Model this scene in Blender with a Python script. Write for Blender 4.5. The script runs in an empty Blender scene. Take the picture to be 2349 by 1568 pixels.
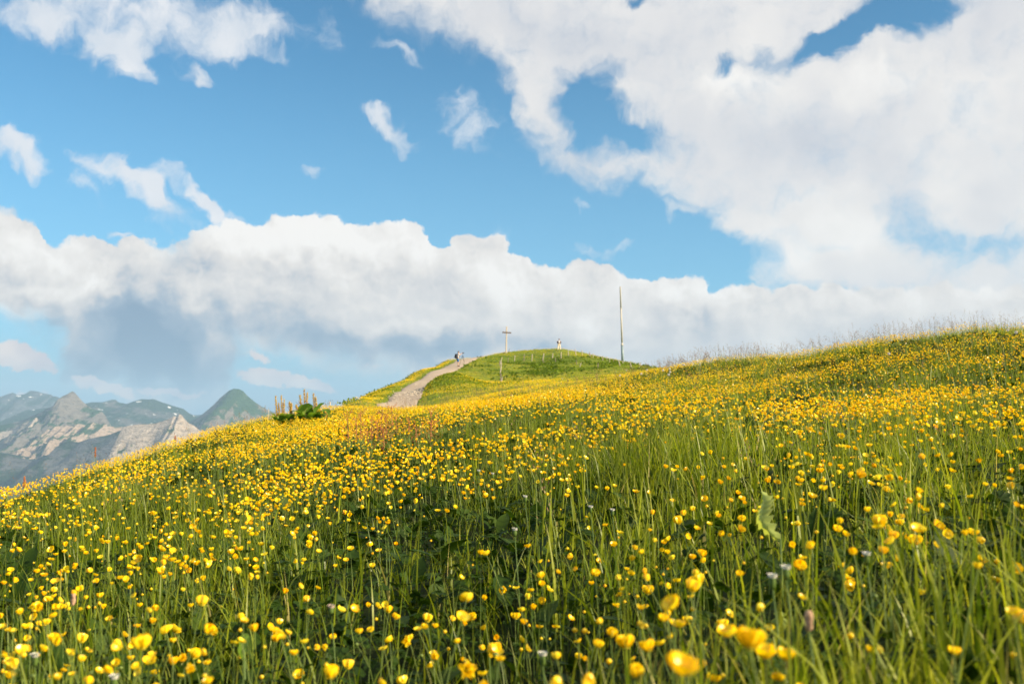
import bpy, bmesh, math, random
import numpy as np
from mathutils import Vector, Matrix
R = math.radians
random.seed(7)
rng = np.random.default_rng(7)
scene = bpy.context.scene
COL = scene.collection

# ------------------------------------------------------------------ camera
PITCH = math.atan(171.0 / 2284.0)          # the eye-level line stands below the picture's middle
cam_data = bpy.data.cameras.new("camera")
cam_data.sensor_width = 36.0
cam_data.lens = 35.0
cam_data.clip_start = 0.02
cam_data.clip_end = 60000.0
cam_data.dof.use_dof = True
cam_data.dof.focus_distance = 5.5
cam_data.dof.aperture_fstop = 5.6
cam = bpy.data.objects.new("camera", cam_data)
COL.objects.link(cam)
cam.location = (0, 0, 0)
cam.rotation_euler = (R(90) + PITCH, 0, 0)
scene.camera = cam

def ray(px, py):
    """direction through a measured point of the photograph, scaled to y = 1"""
    a = (px - 1174.5) / 2284.0
    b = (784.0 - py) / 2284.0
    c, s = math.cos(PITCH), math.sin(PITCH)
    y = c - b * s
    z = s + b * c
    return a / y, z / y

def azel(px, py):
    u, v = ray(px, py)
    return math.degrees(math.atan(u)), math.degrees(math.atan2(v, math.sqrt(1 + u * u)))

def pos(px, py, d):
    u, v = ray(px, py)
    return Vector((u * d, d, v * d))

# ------------------------------------------------------------------ sun, exposure
SUN_EL, SUN_AZ = R(24), R(112)              # azimuth measured clockwise from the view direction (+Y)
sun_data = bpy.data.lights.new("sun", 'SUN')
sun_data.energy = 5.0
sun_data.angle = R(0.53)
sun_data.color = (1.0, 0.83, 0.56)
sun = bpy.data.objects.new("sun", sun_data)
COL.objects.link(sun)
sd = Vector((math.sin(SUN_AZ) * math.cos(SUN_EL), math.cos(SUN_AZ) * math.cos(SUN_EL), math.sin(SUN_EL)))
sun.rotation_euler = sd.to_track_quat('Z', 'Y').to_euler()
scene.view_settings.view_transform = 'Standard'
scene.view_settings.look = 'None'
scene.view_settings.gamma = 1
EXPO = 1.0                                  # the photograph is exposed for the low evening light
scene.view_settings.exposure = EXPO
try:
    scene.cycles.max_bounces = 6
    scene.cycles.diffuse_bounces = 3
    scene.cycles.transmission_bounces = 3
    scene.cycles.transparent_max_bounces = 6
    scene.cycles.volume_bounces = 0
    scene.cycles.caustics_reflective = False
    scene.cycles.caustics_refractive = False
except Exception:
    pass

# ------------------------------------------------------------------ sky
world = bpy.data.worlds.new("World")
scene.world = world
world.use_nodes = True
wt = world.node_tree
wt.nodes.clear()
class NB:
    """small helper for writing node trees as expressions"""
    def __init__(s, nt): s.nt = nt
    def n(s, t, **kw):
        nd = s.nt.nodes.new(t)
        for k, v in kw.items(): setattr(nd, k, v)
        return nd
    def put(s, sock, v):
        if isinstance(v, bpy.types.NodeSocket): s.nt.links.new(v, sock)
        elif v is not None: sock.default_value = v
    def m(s, op, a, b=None, c=None, clamp=False):
        nd = s.n('ShaderNodeMath', operation=op, use_clamp=clamp)
        for i, v in enumerate((a, b, c)):
            if v is not None: s.put(nd.inputs[i], v)
        return nd.outputs[0]
    def vm(s, op, a, b=None, sc=None):
        nd = s.n('ShaderNodeVectorMath', operation=op)
        s.put(nd.inputs[0], a)
        if b is not None: s.put(nd.inputs[1], b)
        if sc is not None: s.put(nd.inputs['Scale'], sc)
        return nd.outputs[1] if op in ('LENGTH', 'DOT_PRODUCT', 'DISTANCE') else nd.outputs[0]
    def mr(s, v, a, b, c=0.0, d=1.0, smooth=True):
        nd = s.n('ShaderNodeMapRange', interpolation_type='SMOOTHSTEP' if smooth else 'LINEAR')
        for i, x in enumerate((v, a, b, c, d)): s.put(nd.inputs[i], x)
        return nd.outputs[0]
    def noise(s, vec, scale, detail=5, rough=0.5, dist=0.0, lac=2.0, typ='FBM', out=0, dim='3D'):
        nd = s.n('ShaderNodeTexNoise', noise_dimensions=dim)
        try: nd.noise_type = typ
        except Exception: pass
        s.put(nd.inputs['Vector'], vec)
        nd.inputs['Scale'].default_value = scale
        nd.inputs['Detail'].default_value = detail
        nd.inputs['Roughness'].default_value = rough
        nd.inputs['Distortion'].default_value = dist
        nd.inputs['Lacunarity'].default_value = lac
        return nd.outputs[out]
    def mix(s, f, a, b, mode='MIX'):
        nd = s.n('ShaderNodeMix', data_type='RGBA', blend_type=mode)
        s.put(nd.inputs[0], f)
        for i, v in ((6, a), (7, b)):
            if isinstance(v, tuple) and len(v) == 3: v = v + (1.0,)
            s.put(nd.inputs[i], v)
        return nd.outputs[2]
    def ramp(s, f, stops, interp='LINEAR'):
        nd = s.n('ShaderNodeValToRGB')
        nd.color_ramp.interpolation = interp
        el = nd.color_ramp.elements
        while len(el) < len(stops): el.new(0.5)
        for e, (p, c) in zip(el, stops):
            e.position = p
            e.color = tuple(c) + (1.0,) if len(c) == 3 else c
        s.put(nd.inputs[0], f)
        return nd.outputs[0]
    def xyz(s, x, y, z=0.0):
        nd = s.n('ShaderNodeCombineXYZ')
        for i, v in enumerate((x, y, z)): s.put(nd.inputs[i], v)
        return nd.outputs[0]
    def sep(s, v):
        nd = s.n('ShaderNodeSeparateXYZ'); s.put(nd.inputs[0], v)
        return nd.outputs

def lin(r, g, b):
    f = lambda c: (c / 255.0 / 12.92) if c <= 10 else ((c / 255.0 + 0.055) / 1.055) ** 2.4
    return (f(r), f(g), f(b))

w = NB(wt)
STR = 0.1
tc = w.n('ShaderNodeTexCoord')
dx, dy, dz = w.sep(tc.outputs['Generated'])[0:3]
hyp = w.m('SQRT', w.m('ADD', w.m('MULTIPLY', dx, dx), w.m('MULTIPLY', dy, dy)))
AZ = w.m('MULTIPLY', w.m('ARCTAN2', dx, dy), 57.29578)
EL = w.m('MULTIPLY', w.m('ARCTAN2', dz, hyp), 57.29578)
P0 = w.xyz(AZ, EL, 0.0)                     # direction in degrees

def warp(P, scale, amp, seed, detail=4):
    c = w.noise(w.vm('ADD', P, (seed, seed * 1.7, seed * 0.3)), scale, detail, 0.55, out=1, dim='2D')
    return w.vm('ADD', P, w.vm('SCALE', w.vm('SUBTRACT', c, (0.5, 0.5, 0.5)), sc=amp))

def curve(pts, X, lo=-35.0, hi=35.0, elo=-5.0, ehi=40.0):
    """a height in degrees as a function of azimuth through measured points"""
    nd = w.n('ShaderNodeFloatCurve')
    cu = nd.mapping.curves[0]
    nd.mapping.use_clip = True
    q = []
    for px, py in pts:
        a, e = azel(px, py)
        q.append(((a - lo) / (hi - lo), (e - elo) / (ehi - elo)))
    q = [(0.0, q[0][1])] + q + [(1.0, q[-1][1])]
    while len(cu.points) < len(q): cu.points.new(0.5, 0.5)
    for p, (a, b) in zip(cu.points, q):
        p.location = (a, b)
        p.handle_type = 'AUTO_CLAMPED'
    nd.mapping.update()
    w.put(nd.inputs['Value'], w.mr(X, lo, hi, 0.0, 1.0, smooth=False))
    return w.m('MULTIPLY_ADD', nd.outputs[0], ehi - elo, elo)

TOKEN = [None]
def blob(P, px, py, rx, ry, rot=0.0, soft=0.0):
    """1 at the middle falling to 0 at the rim of an ellipse (degrees) about a direction"""
    a, e = azel(px, py)
    a2, _ = azel(px + 50, py); _, e2 = azel(px, py - 50)
    kx, ky = (a2 - a) / 50, (e2 - e) / 50
    nd = w.n('ShaderNodeMapping', vector_type='TEXTURE')
    # the running sum rides along as a vanishing z part, so that the terms are worked out one after another
    w.put(nd.inputs['Vector'], w.xyz(P[0], P[1], TOKEN[0] if TOKEN[0] is not None else 0.0))
    nd.inputs['Location'].default_value = (a, e, 0)
    nd.inputs['Rotation'].default_value = (0, 0, -R(rot))
    nd.inputs['Scale'].default_value = (rx * kx, ry * ky, 1e5)
    return w.vm('LENGTH', nd.outputs[0])

def total(items, P):
    q = w.sep(P)
    acc = None
    for it in items:
        s_ = it[-1]
        v = w.mr(blob(q, *it[:-1]), 0.0, 1.0, s_, 0.0)
        acc = v if acc is None else w.m('ADD', acc, v)
        TOKEN[0] = acc
    return acc

sky = w.n('ShaderNodeTexSky', sky_type='NISHITA')
sky.sun_disc = False
sky.sun_elevation = SUN_EL
sky.sun_rotation = SUN_AZ
sky.altitude = 1800
sky.air_density = 1.0
sky.dust_density = 0.6
sky.ozone_density = 1.6
clear = w.mix(1.0, sky.outputs[0], (0.66, 1.0, 1.0), 'MULTIPLY')
clear = w.mix(1.0, clear, tuple(v * 2 ** -EXPO for v in (1.22, 1.52, 1.62)), 'MULTIPLY')

Pw = warp(warp(P0, 0.22, 3.0, 11.0, 3), 0.75, 1.5, 23.0, 5)           # soft, wispy displacement
Pf = warp(P0, 1.0, 0.95, 31.0, 6)            # crisp cauliflower displacement
Pff = warp(Pf, 0.35, 1.6, 5.0, 3)
xw, yw = w.sep(Pw)[0:2]
xf, yf = w.sep(Pff)[0:2]
nbig = w.noise(P0, 0.16, 3, 0.5, dim='2D')
nmid = w.noise(Pw, 0.38, 6, 0.6, dim='2D')

# --- the long cumulus bank
TOP = [(-300,440),(0,475),(60,497),(98,528),(118,548),(150,545),(185,528),(215,538),(260,552),(310,548),(350,566),(375,580),
       (400,566),(425,545),(455,522),(520,503),(600,500),(640,486),(700,497),(730,490),(775,497),(805,511),(880,510),(925,507),
       (955,515),(980,530),(988,556),(1010,564),(1033,560),(1042,536),(1065,521),(1100,534),(1140,548),(1174,578),(1240,602),
       (1300,600),(1365,592),(1388,600),(1402,616),(1460,632),(1500,638),(1520,628),(1590,634),(1620,640),(1642,660),(1710,655),
       (1800,655),(1900,648),(2000,655),(2150,660),(2250,655),(2349,650),(2700,640)]
BOT = [(-300,730),(0,728),(90,735),(140,770),(170,850),(240,885),(350,905),(480,885),(530,850),(500,800),(600,802),(700,820),
       (800,838),(900,860),(1100,930),(2700,960)]
BOT = [(-300,730),(0,728),(90,735),(140,770),(170,850),(240,885),(350,905),(480,885),(515,850),(535,806),(600,802),(700,820),
       (800,838),(900,860),(1100,930),(2700,960)]
top = curve(TOP, xf)
bot = curve(BOT, xw)
a_top = w.mr(w.m('SUBTRACT', top, yf), 0.0, 0.24)
a_bot = w.mr(w.m('SUBTRACT', yw, bot), -1.1, 1.0)
left_soft = total([(395, 560, 60, 70, 0, 0, 0.55), (440, 530, 70, 40, -20, 0, 0.3)], P0)
A_bank = w.m('MULTIPLY', a_top, a_bot)
A_bank = w.m('MULTIPLY', A_bank, w.m('SUBTRACT', 1.0, w.m('MULTIPLY', left_soft, w.mr(nmid, 0.35, 0.6, 1.0, 0.2))), clamp=True)

# --- the wide sheet of cloud overhead on the right, with its holes
LOW = [(-400,-900),(600,-300),(700,-120),(780,-5),(830,28),(900,62),(960,88),(1040,112),(1100,150),(1150,200),(1172,262),(1200,318),(1240,360),
       (1290,405),(1350,440),(1450,455),(1540,470),(1600,500),(1660,560),(1700,615),(1740,680),(1900,720),(2700,760)]
low = curve(LOW, xw)
a_low = w.mr(w.m('SUBTRACT', yw, low), -1.0, 2.8)
holes = total([(1345,250,110,130,20,0,1.5), (1440,318,165,75,5,0,1.5), (1390,185,80,50,0,0,.45), (1655,150,55,46,0,0,1.1), (1745,130,90,50,0,0,.7),
               (1860,120,120,58,-25,0,1.05), (1950,80,190,70,-25,0,1.7), (2090,22,160,75,-10,0,1.8), (1460,-8,60,34,0,0,1.2),
               (1200,120,70,60,30,0,.28), (1560,540,160,90,0,0,.7), (1450,455,160,50,0,0,.45), (1930,480,130,40,0,0,.35),
               (2240,560,260,80,0,0,.75), (1230,330,80,80,0,0,.4), (1600,600,220,70,0,0,1.0), (2100,520,120,120,0,0,.45),
               (1820,470,150,40,-10,0,.4), (2250,130,60,60,0,0,.15), (1750,600,80,50,0,0,.45)], Pw)
adds = total([(1900,500,170,50,8,0,.45), (1700,520,100,34,5,0,.42), (1980,600,200,60,0,0,.4), (1570,487,50,22,0,0,.45)], Pw)
nfin = w.noise(Pf, 1.3, 5, 0.65, dim='2D')
nz = w.m('ADD', w.m('MULTIPLY', w.m('SUBTRACT', nmid, 0.5), 1.35), w.m('MULTIPLY', w.m('SUBTRACT', nfin, 0.5), 0.42))
fld = w.m('ADD', w.m('SUBTRACT', w.m('ADD', a_low, nz), holes), adds)
A_up = w.m('MULTIPLY', w.m('MULTIPLY', w.mr(fld, -0.30, 1.12), w.mr(w.m('ADD', a_low, adds), 0.0, 0.35)), 0.97)

# --- scattered scraps and wisps
scraps = total([
    (190,50,286,128.25,8,0,.85), (60,25,195,81,0,0,.6), (430,40,312,101.25,4,0,.95), (610,30,143,81,0,0,.6), (330,90,156,81,0,0,.35),
    (295,135,123.5,67.5,35,0,1.15), (330,175,65,35.1,60,0,.6), (440,171,59.8,29.7,15,0,1.0), (505,105,156,48.6,-20,0,.62), (640,80,104,35.1,12,0,.35), (560,45,156,81,0,0,.3),
    (745,60,78,81,-10,0,.42), (650,122,65,27,0,0,.4),
    (45,352,111.8,51.3,26,0,1.35), (235,375,156,48.6,24,0,1.15), (335,425,117,45.9,38,0,1.1), (200,425,78,40.5,30,0,.6), (360,480,117,48.6,60,0,.7),
    (415,490,117,35.1,40,0,.42), (378,398,52,35.1,0,0,.5), (468,463,119.6,35.1,38,0,1.35), (510,492,78,40.5,20,0,.8), (275,518,33.8,18.9,0,0,.7),
    (870,262,78,29.7,20,0,.75), (912,298,83.2,45.9,28,0,1.15), (1062,265,123.5,94.5,10,0,.72), (1110,320,104,67.5,20,0,.4), (712,383,52,27,0,0,.5),
    (1355,572,91,27,0,0,.72), (1338,482,31.2,21.6,0,0,.6), (1450,560,65,24.3,0,0,.35), (905,125,104,35.1,25,0,.5), (1130,535,52,40.5,0,0,.4), (1145,540,18.2,21.6,0,0,.6),
    ], Pw)
fs = w.m('ADD', scraps, w.m('ADD', w.m('MULTIPLY', w.m('SUBTRACT', nmid, 0.5), 1.9), w.m('MULTIPLY', w.m('SUBTRACT', nfin, 0.55), 0.5)))
A_scr = w.m('MULTIPLY', w.m('MULTIPLY', w.mr(fs, 0.05, 1.35), w.mr(scraps, 0.0, 0.4)), 0.95)

# --- low clouds by the far mountains
lowc = total([(30,815,110,46,12,0,1.5), (90,838,70,22,8,0,1.0), (215,880,90,22,12,0,1.0), (275,900,60,20,20,0,.8), (400,902,120,14,3,0,.85),
              (600,865,80,30,10,0,1.0), (690,878,110,26,12,0,1.0), (590,815,50,20,20,0,.55), (850,840,60,14,0,0,.3), (60,905,90,18,0,0,.45)], Pf)
fl = w.m('ADD', lowc, w.m('MULTIPLY', w.m('SUBTRACT', w.noise(P0, 1.1, 4, 0.6, dim='2D'), 0.5), 1.3))
A_lowc = w.m('MULTIPLY', w.m('MULTIPLY', w.mr(fl, 0.05, 0.45), w.mr(lowc, 0.0, 0.3)), 1.0)

# --- light and shade inside the clouds: thick parts turn grey, parts facing the sun are white
DEL = (0.9, 0.9, 0.0)
Ps = warp(P0, 0.3, 2.2, 71.0, 2)
h1 = w.noise(Ps, 0.20, 5, 0.46, dim='2D')
h2 = w.noise(w.vm('ADD', Ps, DEL), 0.20, 5, 0.46, dim='2D')
emb = w.m('MULTIPLY', w.m('SUBTRACT', h1, h2), 1.0)
h3 = w.noise(Pf, 0.16, 2, 0.5, dim='2D')
tone_bank = total([
    (60,560,200,70,0,0,.30), (230,600,160,60,0,0,.20), (650,545,330,90,0,0,.42), (900,570,200,90,0,0,.25), (1150,640,260,100,0,0,.28), (1400,680,260,90,0,0,.30), (1580,680,160,60,0,0,.25),
    (1850,730,240,80,0,0,.12), (440,575,100,50,0,0,-.22),
    (60,660,160,34,8,0,.22), (200,655,90,18,-5,0,.22), (60,725,120,26,0,0,.25), (430,650,200,30,0,0,.10),
    (300,740,300,110,0,0,-.42), (320,800,420,140,0,0,-.36), (330,840,320,90,0,0,-.40), (600,740,300,80,0,0,-.22), (950,790,420,60,0,0,-.42), (1000,830,300,50,0,0,-.34), (1250,790,300,50,0,0,-.10), (180,690,180,24,0,0,-.10),
    (1320,790,400,60,0,0,-.12), (640,608,30,20,0,0,.14), (882,607,30,20,0,0,.14), (1950,690,160,50,0,0,.15)], Pw)
tb = w.m('ADD', w.m('ADD', 0.62, tone_bank), w.m('ADD', w.m('MULTIPLY', emb, 0.9), w.m('MULTIPLY', w.m('SUBTRACT', h3, 0.5), 0.3)))
emb2 = w.m('SUBTRACT', w.noise(Pff, 0.9, 3, 0.5, dim='2D'), w.noise(w.vm('ADD', Pff, (0.25, 0.3, 0.0)), 0.9, 3, 0.5, dim='2D'))
tb = w.m('ADD', tb, w.m('MULTIPLY', emb2, w.mr(yw, 3.0, 8.0, 0.08, 0.40)))
rim = w.mr(w.m('SUBTRACT', top, yf), 0.0, 2.2, 0.16, 0.0)
tb = w.m('ADD', tb, rim)
k = 1.0 / STR * 2 ** -EXPO
def sc3(c, s=1.0): return tuple(v * k * s for v in c)
col_bank = w.ramp(tb, [(0.0, lin(138,162,186)), (0.25, lin(165,182,200)), (0.5, lin(214,214,216)), (0.75, lin(238,234,230)), (1.0, lin(254,251,247))])
tone_up = total([(1640,190,130,70,0,0,.35), (1780,200,180,60,0,0,.12), (2010,190,200,70,-10,0,.30), (1900,470,200,60,0,0,.2), (1850,540,240,60,0,0,.16),(2250,260,150,170,0,0,.16),
                 (1250,60,360,100,20,0,-.16), (1500,110,240,90,0,0,-.06), (1850,330,420,110,10,0,-.16), (2250,60,160,90,0,0,-.1), (2250,460,160,80,0,0,-.12), (1200,200,150,120,30,0,.06), (1650,600,300,60,0,0,.1)], Pw)
tu = w.m('ADD', w.m('ADD', 0.70, tone_up), w.m('ADD', w.m('MULTIPLY', emb, 0.5), w.m('MULTIPLY', w.m('SUBTRACT', nbig, 0.5), 0.55)))
col_up = w.ramp(tu, [(0.0, lin(178,188,205)), (0.35, lin(210,213,220)), (0.62, lin(230,229,230)), (0.85, lin(243,240,237)), (1.0, lin(252,249,245))])
col_scr = w.ramp(w.m('ADD', w.m('MULTIPLY', emb, 1.0), 0.6), [(0.0, lin(195,208,224)), (0.5, lin(226,231,238)), (0.9, lin(248,247,248))])
col_low = w.ramp(w.m('ADD', w.m('MULTIPLY', emb, 1.6), 0.6), [(0.0, lin(180,188,204)), (0.5, lin(214,208,214)), (1.0, lin(240,228,223))])

# pale air towards the skyline
pal = w.mr(EL, -1.0, 8.0, 0.95, 0.0)
pal2 = w.mr(EL, 4.0, 22.0, 0.50, 0.0)
clear = w.mix(pal2, clear, sc3(lin(143,194,228)))
clear = w.mix(pal, clear, sc3(lin(158,184,210)))
c = clear
kk = (k, k, k)
def over(c, alpha, colr): return w.mix(alpha, c, w.mix(1.0, colr, kk, 'MULTIPLY'))
c = over(c, A_scr, col_scr)
c = over(c, A_up, col_up)
c = over(c, A_bank, col_bank)
c = over(c, A_lowc, col_low)
# the same air in front of the lowest clouds
c = w.mix(w.mr(EL, -0.5, 4.0, 0.10, 0.0), c, sc3(lin(160,183,208)))
for nd in wt.nodes:
    if nd.bl_idname == 'ShaderNodeMix': nd.clamp_result = False
bg = w.n('ShaderNodeBackground')
w.put(bg.inputs[0], c)
bg.inputs[1].default_value = STR
out = w.n('ShaderNodeOutputWorld')
wt.links.new(bg.outputs[0], out.inputs[0])
world.cycles.sampling_method = 'MANUAL'
world.cycles.sample_map_resolution = 512

# ------------------------------------------------------------------ shared helpers
def material(name):
    mt = bpy.data.materials.new(name)
    mt.use_nodes = True
    nt = mt.node_tree
    nt.nodes.clear()
    b = NB(nt)
    o = b.n('ShaderNodeOutputMaterial')
    return mt, b, o

def principled(b, o, color, rough=0.8, spec=0.3, **kw):
    p = b.n('ShaderNodeBsdfPrincipled')
    if isinstance(color, tuple) and len(color) == 3: color = color + (1.0,)
    b.put(p.inputs['Base Color'], color)
    b.put(p.inputs['Roughness'], rough)
    p.inputs['Specular IOR Level'].default_value = spec
    for k_, v in kw.items(): b.put(p.inputs[k_], v)
    b.nt.links.new(p.outputs[0], o.inputs[0])
    return p

def tag(o, label=None, cat=None, group=None, kind=None):
    if label: o['label'] = label
    if cat: o['category'] = cat
    if group: o['group'] = group
    if kind: o['kind'] = kind
    return o

def link(name, me, parent=None, mat=None):
    o = bpy.data.objects.new(name, me)
    COL.objects.link(o)
    if mat and me is not None and not me.materials: me.materials.append(mat)
    if parent: o.parent = parent
    return o

def np_mesh(name, V, F, smooth=False, matidx=None, attrs=None):
    """mesh from numpy arrays; F is (n,3) or (n,4) or a list of such arrays"""
    me = bpy.data.meshes.new(name)
    Fs = [f for f in (F if isinstance(F, (list, tuple)) else [F]) if len(f)]
    V = np.ascontiguousarray(V, np.float32)
    me.vertices.add(len(V)); me.vertices.foreach_set('co', V.ravel())
    li = np.concatenate([f.ravel() for f in Fs]).astype(np.int32)
    tot = np.concatenate([np.full(len(f), f.shape[1], np.int32) for f in Fs])
    st = np.concatenate([[0], np.cumsum(tot)[:-1]]).astype(np.int32)
    me.loops.add(len(li)); me.loops.foreach_set('vertex_index', li)
    me.polygons.add(len(tot)); me.polygons.foreach_set('loop_start', st)
    try: me.polygons.foreach_set('loop_total', tot)
    except Exception: pass
    if matidx is not None: me.polygons.foreach_set('material_index', np.ascontiguousarray(matidx, np.int32))
    if smooth: me.polygons.foreach_set('use_smooth', np.ones(len(tot), bool))
    if attrs:
        for an, (typ, data) in attrs.items():
            at = me.attributes.new(an, typ, 'POINT')
            at.data.foreach_set('value' if typ == 'FLOAT' else 'vector', np.ascontiguousarray(data, np.float32).ravel())
    me.update(calc_edges=True)

    return me

# value noise in numpy
_perm = np.random.default_rng(3).random((256, 256)).astype(np.float64)
def vnoise(x, y):
    xi = np.floor(x).astype(np.int64); yi = np.floor(y).astype(np.int64)
    fx = x - xi; fy = y - yi
    fx = fx * fx * fx * (fx * (fx * 6 - 15) + 10); fy = fy * fy * fy * (fy * (fy * 6 - 15) + 10)
    g = lambda a, b: _perm[a & 255, b & 255]
    return (g(xi, yi) * (1 - fx) + g(xi + 1, yi) * fx) * (1 - fy) + (g(xi, yi + 1) * (1 - fx) + g(xi + 1, yi + 1) * fx) * fy
def fbm(x, y, oct=5, gain=0.5):
    s_ = np.zeros(np.broadcast(x, y).shape); a = 1.0; t = 0.0
    for i in range(oct):
        s_ += a * vnoise(x + 17.3 * i, y + 9.1 * i); t += a; a *= gain
        x, y = (x * 1.6 + y * 1.2), (y * 1.6 - x * 1.2)
    return s_ / t
def ridged(x, y, oct=6, gain=0.55):
    s_ = np.zeros(np.broadcast(x, y).shape); a = 1.0; t = 0.0
    for i in range(oct):
        s_ += a * (1 - np.abs(2 * vnoise(x + 13.7 * i, y + 5.3 * i) - 1)); t += a; a *= gain
        x, y = (x * 1.6 + y * 1.2), (y * 1.6 - x * 1.2)
    return s_ / t
def sstep(x, a, b):
    t = np.clip((x - a) / (b - a), 0, 1)
    return t * t * (3 - 2 * t)

# ------------------------------------------------------------------ the hill: one height field through surveyed points
# (px, py, metres away): where the tops of the plants stand; the ground lies one plant height lower
GP = [
 (-500,1700,.7),(-300,1500,1.6),(-300,1260,3.6),(-300,1190,8),(-300,1175,12),(-300,1700,30),(-300,2000,80),(-300,2100,200),
 (0,1640,1.2),(0,1460,1.75),(0,1210,3.7),(0,1140,7.5),(0,1128,10),(0,1230,18),(0,1600,45),(0,1800,110),(0,1900,260),
 (150,1080,14),(150,1120,20),
 (300,1180,5),(300,1050,14),(300,1040,18),(300,1100,26),(300,1500,60),(300,1700,140),
 (450,992,22),(450,1010,30),
 (620,957,27),(620,980,40),(620,1300,80),(620,1500,160),
 (600,1640,1.1),(600,1460,1.75),(600,1200,3.3),(600,1050,8),(600,985,17),
 (740,930,34),(740,960,50),(740,1100,90),(740,1300,180),
 (800,913,52),(800,940,75),(830,1050,120),
 (1200,1680,.9),(1200,1400,2.1),(1200,1200,2.9),(1200,1010,5.8),(1200,925,10),(1200,912,14),
 (900,1000,8),(900,952,14),(900,943,22),(900,938,36),
 (960,936,44),(935,934,50),
 (1174,1900,.5),(1700,1900,.42),(700,1900,.55),
 (1550,1540,.72),(1700,1300,1.5),(1700,1060,3.3),(1700,955,5.2),(1700,910,7.6),(1720,898,10),
 (2349,1700,.5),(2349,1300,1.2),(2349,1060,2.4),(2349,935,4.6),(2349,897,7),(2349,850,10.5),(2349,748,17),(2349,760,24),(2349,850,60),(2349,1000,150),
 (2000,906,8),(2000,888,10.5),(2000,850,14),(2000,783,21),(2000,792,28),(2120,769,20),(2180,757,19),(2240,746,18),(1850,801,23),(2000,880,60),(2000,1000,150),
 (1700,874,15),(1700,816,25),(1700,828,34),(1600,829,26),(1750,880,60),(1750,960,150),
 (1500,905,11),(1500,885,17),(1480,845,40),(1400,912,9.5),(1400,890,16),(1400,868,30),
 (2800,1300,1.0),(2900,900,5),(2900,800,12),(2900,640,22),(2900,700,60),(3400,600,20),
 (3400,1200,1.0),
 # knoll
 (1147,900,40),(1147,880,75),(1150,876,92),
 (1300,885,40),(1300,868,62),(1300,858,95),(1450,858,60),(1450,850,90),
 (1163,862,100),(1150,835,118),
 # the left bank skyline
 (844,906,70),(900,882,87),(957,852,108),(1027,825,132),(1091,817,147),(1110,816,153),
 (844,935,92),(900,925,115),(957,905,142),(1027,890,175),(1091,860,200),
 (1162,807,152),(1224,804,152),(1283,800,150),(1336,811,147),(1406,823,140),(1463,834,132),(1520,846,120),
 (1162,840,200),(1283,835,200),(1406,860,190),(1520,880,170),
 (1283,1000,300),(1600,1000,300),(1050,1000,300),(900,1050,260),
 (1200,830,133),(1283,822,134),(1350,822,133),(1420,832,130),
 # path surface
 (922,912,60),(949,891,75),(978,869,92),(1026,844,110),(1061,827,128),(1090,817,143),
 # the hump beside the path
 (1020,880,72),(1080,880,72),(1000,905,58),(1060,905,55),
]
_u, _s, _t = [], [], []
for px, py, d in GP:
    a, v = ray(px, py)
    _u.append(a * 3.2); _s.append(math.log(d)); _t.append(v)
_u, _s, _t = map(np.array, (_u, _s, _t))
def veg_height(d):
    return 0.27 - 0.13 * sstep(d, 30, 90)
def _phi(r2): return 0.5 * r2 * np.log(r2 + 1e-12)
_n = len(_u)
_A = np.zeros((_n + 3, _n + 3))
_r2 = (_u[:, None] - _u[None]) ** 2 + (_s[:, None] - _s[None]) ** 2
_A[:_n, :_n] = _phi(_r2) + np.eye(_n) * 0.0006
_A[:_n, _n] = 1; _A[:_n, _n + 1] = _u; _A[:_n, _n + 2] = _s
_A[_n:, :_n] = _A[:_n, _n:].T
_W = np.linalg.solve(_A, np.concatenate([_t, np.zeros(3)]))
def tps(u, s):
    u = np.asarray(u, float); s = np.asarray(s, float)
    sh = u.shape; u = u.ravel(); s = s.ravel()
    out_ = np.empty_like(u)
    for i in range(0, len(u), 20000):
        a, b = u[i:i + 20000], s[i:i + 20000]
        out_[i:i + 20000] = _phi((a[:, None] - _u) ** 2 + (b[:, None] - _s) ** 2) @ _W[:_n] + _W[_n] + _W[_n + 1] * a + _W[_n + 2] * b
    return out_.reshape(sh)

# path centre line and half width (x, y, half width)
_pl = [pos(905,935,50), pos(922,919,60), pos(949,896,75), pos(978,873,92), pos(1026,847,110), pos(1061,830,128), pos(1093,820,143), pos(1120,818,155)]
PATH = np.array([(p.x, p.y) for p in _pl])
PATHW = np.array([1.0, 1.0, 1.1, 0.95, 1.15, 1.15, 1.05, 0.95])
def path_dist(x, y):
    """distance to the middle of the path, minus its half width there"""
    best = np.full(np.shape(x), 1e9)
    for i in range(len(PATH) - 1):
        a, b = PATH[i], PATH[i + 1]
        ab = b - a
        t = np.clip(((x - a[0]) * ab[0] + (y - a[1]) * ab[1]) / (ab @ ab), 0, 1)
        d = np.hypot(x - a[0] - t * ab[0], y - a[1] - t * ab[1])
        best = np.minimum(best, d - (PATHW[i] * (1 - t) + PATHW[i + 1] * t))
    return best

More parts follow.
